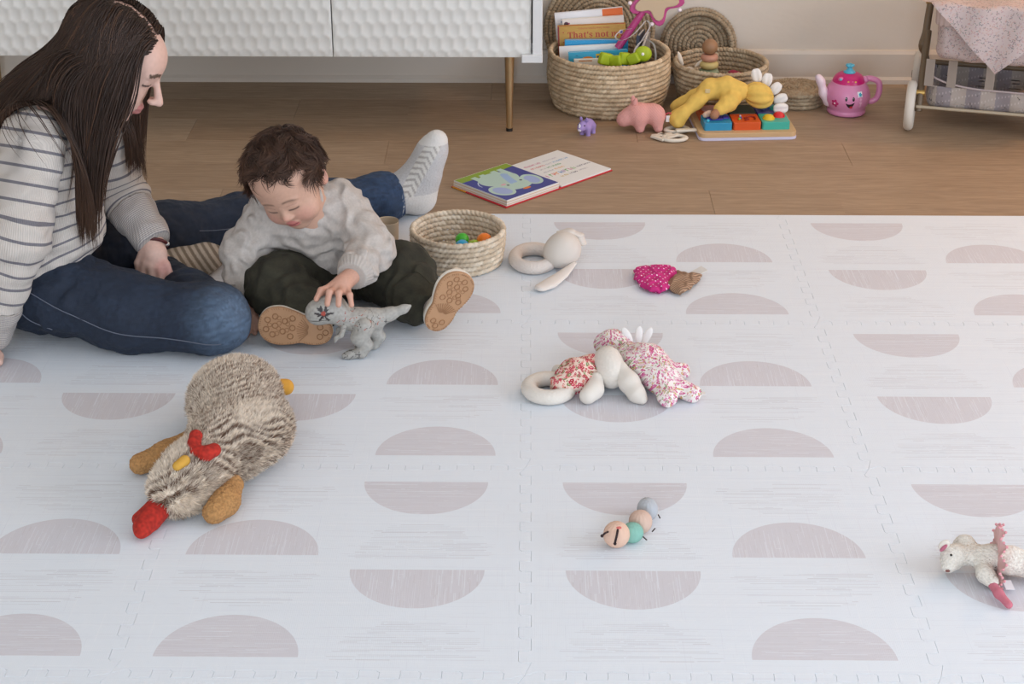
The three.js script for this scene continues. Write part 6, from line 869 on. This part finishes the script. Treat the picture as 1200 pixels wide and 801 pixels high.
  // short tousled hair from the crown
  const cw = [0.012, 0.085, -0.05], hitH = inFrame(cran, HM); reseed(202);
  const roots = [];
  while (roots.length < 5200) {
    const a = rr(0, 2 * Math.PI), e = Math.asin(rr(-0.5, 1)), dx = Math.cos(e) * Math.cos(a), dy = Math.sin(e), dz = Math.cos(e) * Math.sin(a), p = [0.069 * dx, 0.028 + 0.070 * dy, -0.012 + 0.080 * dz];
    if (p[2] > 0.022 && p[1] < 0.062 + 0.006 * Math.sin(p[0] * 120)) continue; if (p[2] > 0.0 && p[1] < 0.02) continue; if (p[2] > 0.05) continue; if (p[1] < -0.03 && p[2] > -0.02) continue;
    const n = V(dx / 0.069, dy / 0.07, dz / 0.08).normalize(), d = V(p[0] - cw[0], p[1] - cw[1], p[2] - cw[2]); d.addScaledVector(n, -d.dot(n)).normalize().addScaledVector(n, 0.14).add(V(rr(-0.18, 0.18) - (p[2] > 0.0 ? 0.35 : 0), rr(-0.15, 0.15), rr(-0.18, 0.18))).normalize();
    const w = snap(cran, p, 0.001), D = d.transformDirection(HM); roots.push({ p: hw(w), d: [D.x, D.y, D.z], l: rr(0.5, 1.0) * (p[1] < 0.01 ? 0.5 : 1) * (p[2] > 0.02 ? 0.7 : 1), c: clamp(0.5 + 0.6 * noise3(p[0] * 70, p[1] * 70, p[2] * 70) + rr(-0.2, 0.2)) });
  }
  const hb = [[0.026, 0.012, 0.007], [0.075, 0.035, 0.020], [0.16, 0.080, 0.047]];
  const hair = obj('hair', strands({ roots, len: 0.064, steps: 10, width: 0.00088, weight: 0.025, inertia: 0.86, cling: 0.45, hit: hitH, off: 0.0085, wave: 0.0085, wk: 24, color: (s, c) => mix3(mix3(hb[0], hb[1], clamp(c * 0.9)), hb[2], clamp(s * 0.35 + (c > 0.8 ? 0.25 : 0))) }), vmat(0.6), t);
  obj('scalp_hair', net(inFrame(cut(grow(cran, 0.004), (x, y, z) => Math.max(Math.min(half([0, 0.066 + 0.004 * Math.sin(x * 160), 0.02], [0, -0.9, 0.5])(x, y, z), half([0, 0.0, -0.018], [0, -0.25, 0.9])(x, y, z)), half([0, -0.04, 0], [0, -1, 0.2])(x, y, z)), 0.006), HM), [-0.60, 0.20, 0.46], [-0.36, 0.44, 0.70], 0.003), mat(new THREE.Color().setRGB(0.075, 0.035, 0.020), 0.6), hair);
}
// ---------- dinosaur toy under the toddler's hand ----------
{
  const t = thing('toy_dinosaur', 'grey plastic dinosaur with red eye standing under the toddler hand', 'toy dinosaur', [0, 0, 0]);
  const gy = [0.40, 0.385, 0.35], blk = [0.035, 0.028, 0.03], rd = [0.35, 0.05, 0.03];
  const hd = uni(0.014, ell([-0.397, 0.099, 0.768], [0.028, 0.029, 0.024]), ell([-0.418, 0.094, 0.772], [0.022, 0.025, 0.020]), ell([-0.380, 0.104, 0.764], [0.021, 0.025, 0.022]));
  const bd = uni(0.014, hd, chain([[-0.378, 0.092, 0.764, 0.020], [-0.355, 0.078, 0.763, 0.021], [-0.328, 0.072, 0.762, 0.024], [-0.303, 0.075, 0.758, 0.019], [-0.272, 0.083, 0.752, 0.0115], [-0.245, 0.092, 0.748, 0.0065], [-0.232, 0.098, 0.746, 0.0025]], 0.014));
  const leg = (z, dx) => uni(0.008, chain([[-0.322 + dx, 0.068, z, 0.021], [-0.332 + dx, 0.046, z + 0.002, 0.017], [-0.318 + dx, 0.028, z, 0.011], [-0.330 + dx, 0.014, z + 0.002, 0.0115]], 0.008), chain([[-0.330 + dx, 0.011, z + 0.002, 0.010], [-0.352 + dx, 0.009, z + 0.006, 0.0085], [-0.362 + dx, 0.0075, z + 0.008, 0.007]], 0.006));
  const mouth = (x, y, z) => Math.max(Math.abs(y - 0.084 - (x + 0.41) * 0.12) - 0.0007, x + 0.388, -(z - 0.775));
  const spk = (x, y, z) => { const e = Math.hypot(x + 0.401, y - 0.1015, (z - 0.79) * 0.4), an = Math.atan2(y - 0.1, x + 0.401), star = 0.0122 + 0.005 * Math.sin(an * 6 + 1.2) + 0.004 * Math.sin(an * 11) ; if (z > 0.772 && e < 0.0048) return rd; if (z > 0.772 && e < star) return blk; const v = noise3(x * 55, y * 55, z * 30), w2 = noise3(x * 55 + 7, y * 55, z * 30); const vein = Math.abs(v) < 0.05 && z > 0.765 && noise3(x * 20, y * 20, 5) > -0.1; if (x > -0.39 && x < -0.25 && y > 0.066 && vein) return w2 > 0 ? blk : rd; if (x < -0.33 && y < 0.02 && Math.abs(noise3(x * 90, y * 90, z * 90)) < 0.12) return blk; return gy.map((c) => c * (0.92 + 0.13 * noise3(x * 120, y * 120, z * 120))); };
  obj('body', net((x, y, z) => sub(bd, (a, b, c) => mouth(a, b, c), 0.001)(x, y, z) + 0.0004 * noise3(x * 260, y * 260, z * 260), [-0.46, 0.02, 0.71], [-0.22, 0.14, 0.81], 0.0017, { color: spk }), vmat(0.5), t);
  for (const [z, dx] of [[0.782, 0.0], [0.742, 0.022]]) obj('leg', net(leg(z, dx), [-0.39, -0.002, z - 0.035], [-0.27, 0.1, z + 0.035], 0.0018, { color: spk }), vmat(0.5), t);
  for (const z of [0.783, 0.745]) obj('arm', net(chain([[-0.362, 0.068, z, 0.0065], [-0.368, 0.052, z + 0.004, 0.005], [-0.378, 0.046, z + 0.004, 0.0042], [-0.381, 0.038, z + 0.004, 0.003]], 0.004), [-0.40, 0.025, z - 0.02], [-0.345, 0.085, z + 0.02], 0.0014, { color: spk }), vmat(0.5), t);
}
{ const o = obj('felt_piece', net((x, y, z) => ell([-0.548, 0.012, 0.575], [0.022, 0.010, 0.016])(x, y, z), [-0.58, -0.001, 0.55], [-0.52, 0.03, 0.6], 0.002), mat(0x5a1526, 0.8)); tag(o, 'dark burgundy toy piece behind the toddler resting hand', 'toy'); }
renderer.render(scene, camera);
